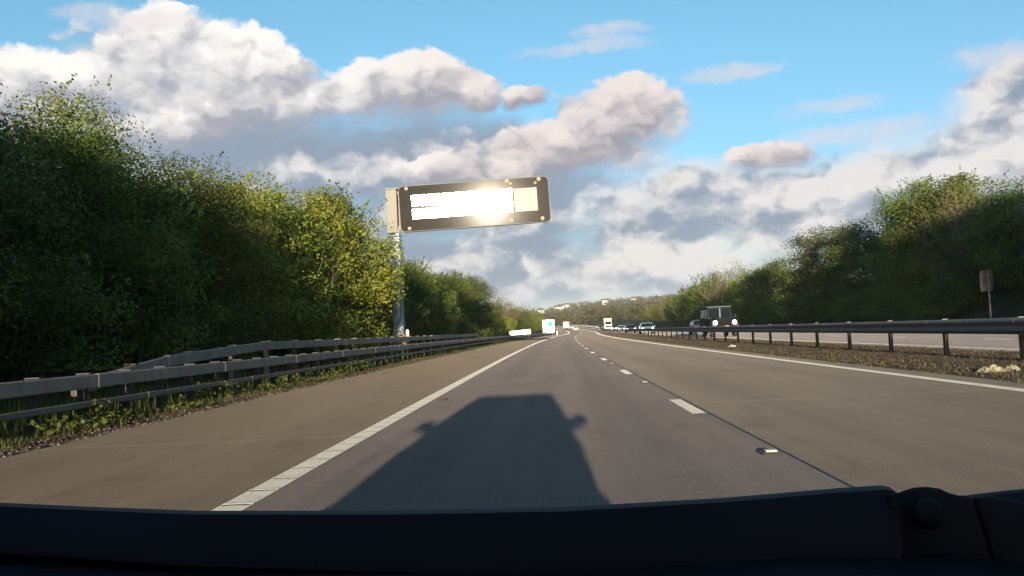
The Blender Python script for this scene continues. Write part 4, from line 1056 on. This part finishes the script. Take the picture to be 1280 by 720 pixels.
left3=[('bare',-14.8,190,9.9,5.2,'large leafless brown tree above the low white board'),
 ('bare',-16.0,212,9.0,5.0,'brown leafless tree just behind the largest bare tree on the left'),
 ('farY',-15.6,168,5.6,3.3,'bright yellow-green bush left of the low white board'),
 ('farY',-13.2,181,4.6,2.6,'smaller yellow bush directly behind the low white board'),
 ('far',-14.0,232,7.4,4.2,'olive green tree between the low white board and the turquoise sign'),
 ('bare',-15.5,248,8.2,4.6,'pale brown tree left of the turquoise sign'),
 ('farY',-13.5,272,6.6,4.2,'olive tree directly behind the turquoise sign'),
 ('far',-15,300,7.0,4.8,'round green tree right of the turquoise sign on the left verge'),
 ('farY',-14,335,6.8,4.8,'yellowish tree left of the cream box lorry'),
 ('bare',-15,370,7.5,5.0,'small brown bare tree just left of the cream box lorry')]
for k,x,y,h,r,l in left3: tree(k,x,y,h,r,l,G3)
G4='trees of the right bank'
right=[('bareS',27.2,47.5,7.6,3.0,'thin half-bare twiggy tree at the right edge of the picture'),
 ('bigB',28.0,54,8.7,3.6,'broad dark tree above the small grey sign back'),
 ('bareS',26.8,59,9.0,3.2,'olive brown half-bare tree between two big green trees on the right'),
 ('bigA',27.2,62.5,10.4,3.6,'tall green tree with sunlit shoots right of the highest tree on the right'),
 ('bigA',27.6,69.5,10.9,3.5,'highest green tree of the right bank with a sunlit left side'),
 ('bigB',26.6,79,9.2,3.6,'dark green tree one step lower, left of the highest right tree'),
 ('bigB',25.6,88,9.7,3.6,'dark round tree with lit left shoulder, above the off-roader to the right'),
 ('darkB',26.4,98,6.9,3.2,'ragged tree at the left end of the tall dark right group'),
 ('bigA',25.6,113,8.3,3.7,'bright green round-topped tree left of the tall dark right group'),
 ('farY',25.8,125,8.0,3.8,'yellow-green tree above and right of the off-roader'),
 ('bare',25.6,143,10.4,4.6,'olive bare-branched tree above the off-roader'),
 ('far',25.4,160,9.8,4.3,'green tree left of the olive bare-branched tree on the right'),
 ('far',25.6,176,8.6,4.3,'dark tree sloping down left of the off-roader'),
 ('farY',25.6,186,8.2,4.3,'pale olive tree on the right bank behind the silver car'),
 ('far',26.0,210,8.0,4.6,'green tree on the right bank above the dark blue car'),
 ('bare',26.0,238,8.0,4.6,'brown tree on the right bank above the white oncoming car'),
 ('farY',27,270,8.2,5.0,'olive tree right of the cream oncoming lorry'),
 ('bare',28,305,8.0,5.0,'pale brown tree directly behind the cream oncoming lorry'),
 ('far',29,345,7.6,5.0,'small green tree left of the cream oncoming lorry')]
for k,x,y,h,r,l in right: tree(k,x,y,h,r,l,G4)
shr=[(24.9,y) for y in (58,64,69,75,81,88,94,101,108,116,125)]
for i,(x,y) in enumerate(shr): tree('shrub',x,y,3.4,2.3,'shaded shrub in the dark line along the foot of the right bank trees','shrubs along the right bank','shrub')
for y in(42,48,55,62,70,78,87): tree('bigB',32.5,y,8.6 if y<60 else 8.4,4.3,'dark tree at the back of the right bank','back row of the right bank')
for x,y in((27.5,38),(27.5,31),(27.5,24),(27.5,16),(27.5,8),(25.6,-3),(31,-5),(26,-12),(31,-14),(27,-22)): tree('bigB',x,y,8.6 if y>5 else 12.6-.1*y,4.4,'dark bank tree right of the car, outside the picture','right trees beside the car')
for x,y,h in((-10.6,-3,7.5),(-13,-5,7.7),(-10.6,-8,8.0),(-13,-11,8.3),(-10.6,-14,8.6),(-12,-20,9.0)): tree('darkA' if y%2 else 'darkB',x,y,h,2.9,'dark roadside tree behind the car on the left','left trees behind the car')
for k in PR:
    if k not in used: print('unused',k)

# ------------------------------------------------------------------ far woods and the houses on the hill
rw=np.random.default_rng(31)
def wood(name,spots,per,leaf,lmat,label,hr=(6,9),rr=(3,5)):
    Vs=[];Fs=[];n0=0
    for x,y,z in spots:
        h=rw.uniform(*hr); r=rw.uniform(*rr); d=rw.normal(size=(per,3)); d/=np.linalg.norm(d,axis=1)[:,None]; d*=(rw.random(per)**.35)[:,None]
        d*= (1+.25*np.sin(4*np.arctan2(d[:,1],d[:,0])+rw.uniform(0,6)))[:,None]
        pts=np.stack([x+d[:,0]*r,y+d[:,1]*r,z+h*.5+d[:,2]*h*.55],1)
        V,F=leaf_arrays(rw,pts,leaf,.8); Vs.append(V); Fs.append(F+n0); n0+=len(V)
    return tag(np_mesh(name,np.concatenate(Vs),np.concatenate(Fs),M[lmat]),label,kind='stuff')
M['wood1']=leafmat('far_wood_leaves',(.055,.062,.024),(.115,.100,.046),(.13,.098,.058),.25,.06)
M['wood2']=leafmat('hill_wood_leaves',(.060,.068,.030),(.115,.105,.055),(.14,.115,.07),.25,.02)
sp=[]
for _ in range(900):
    y=rw.uniform(385,640); x=rw.uniform(-220,330); cx=x-rc(y)
    if y<575 and -17<cx<31: continue
    sp.append((x,y,ground_z(cx,y)-.3))
for x in np.arange(-120,200,5.5): sp.append((x+rw.normal(0,1.5),rw.uniform(578,592),ground_z(x,585)-.3))
wood('far_wood',sp,110,1.15,'wood1','belt of olive and brown woodland across the end of the road',(6,9.5))
sp=[]
for _ in range(3400):
    y=650+1050*rw.random()**1.25; x=rw.uniform(-500,700)
    if y>850 and math.sin(x*.011+y*.007)+math.sin(x*.023-y*.013+1)>.9 and rw.random()<.8: continue
    sp.append((x,y,ground_z(x,y)-.5))
wood('hill_wood',sp,70,1.5,'wood2','hazy brown and green woods covering the distant hill',(6,11),(4,8))
M['housewall']=plain('white_render',(.72,.68,.58),.8,0,.05,1); M['houseroof']=plain('brown_roof_tiles',(.10,.085,.075),.8,0,.2,2); M['housewin']=plain('dark_window',(.04,.045,.05),.2)
def house(px,Y,w,d,h,label,rz):
    th=R(2.7); x=(px-687)/1130*Y; x0=x-rc(640); z=ground_z(x0,Y)
    o=empty('hill_house',(x,Y,z),rz,label,'house','houses on the distant hill')
    mb=MB(); mb.box(-w/2,w/2,-d/2,d/2,-2,h); wl=mb.build('wall',M['housewall'],o)
    mb=MB(); mb.add([(-w/2-.4,-d/2-.5,h+.004),(w/2+.4,-d/2-.5,h+.004),(w/2+.4,d/2+.5,h+.004),(-w/2-.4,d/2+.5,h+.004),(-w/2-.4,0,h+d*.38),(w/2+.4,0,h+d*.38)],[(0,1,5,4),(2,3,4,5),(0,4,3),(1,2,5),(0,3,2,1)]); rf=mb.build('roof',M['houseroof'],o)
    mb=MB(); mb.box(w*.28,w*.28+.9,-.5,.5,h+d*.2,h+d*.38+1.2); mb.build('chimney',M['houseroof'],rf)
    nw=max(2,int(w/4))
    for k in range(nw):
        for zz in(1.0,3.8):
            if zz+1.4>h: continue
            mb=MB(); xx=-w/2+(k+.5)*w/nw; mb.box(xx-.6,xx+.6,-d/2-.05,-d/2-.004,zz,zz+1.4); mb.build('window',M['housewin'],o)
    return o
for a in [(699,1500,13,9,7.5,'left one of the three bright white houses on the hill above the road end',R(8)),
          (705,1525,17,9,6.5,'long white house in the middle of the bright group on the hill',R(-6)),
          (711,1495,11,8,7,'right one of the three bright white houses on the hill',R(14)),
          (677.5,1450,10,8,6,'pale house on the hill far left, beside the turquoise sign in view',R(0)),
          (730,1520,14,8,6,'cream house on the hill between the white group and the lorry',R(-10)),
          (758,1480,12,8,7,'single white house on the hill above the cream oncoming lorry',R(5)),
          (796,1440,15,9,6,'pale house highest on the right of the distant hill',R(-8))]: house(*a)
# ------------------------------------------------------------------ evening air
m=bpy.data.materials.new('evening_air'); m.use_nodes=True; t=m.node_tree; t.nodes.remove(t.nodes['Principled BSDF'])
pv=t.nodes.new('ShaderNodeVolumePrincipled'); pv.inputs['Color'].default_value=(.86,.90,.95,1); pv.inputs['Density'].default_value=.00010; pv.inputs['Anisotropy'].default_value=0
t.links.new(pv.outputs[0],t.nodes['Material Output'].inputs['Volume'])
mb=MB(); mb.box(-4100,4100,-300,6100,-12,90)
tag(mb.build('haze',m),'thin pale evening haze over the road and the hill',kind='stuff')
SC.cycles.volume_bounces=0
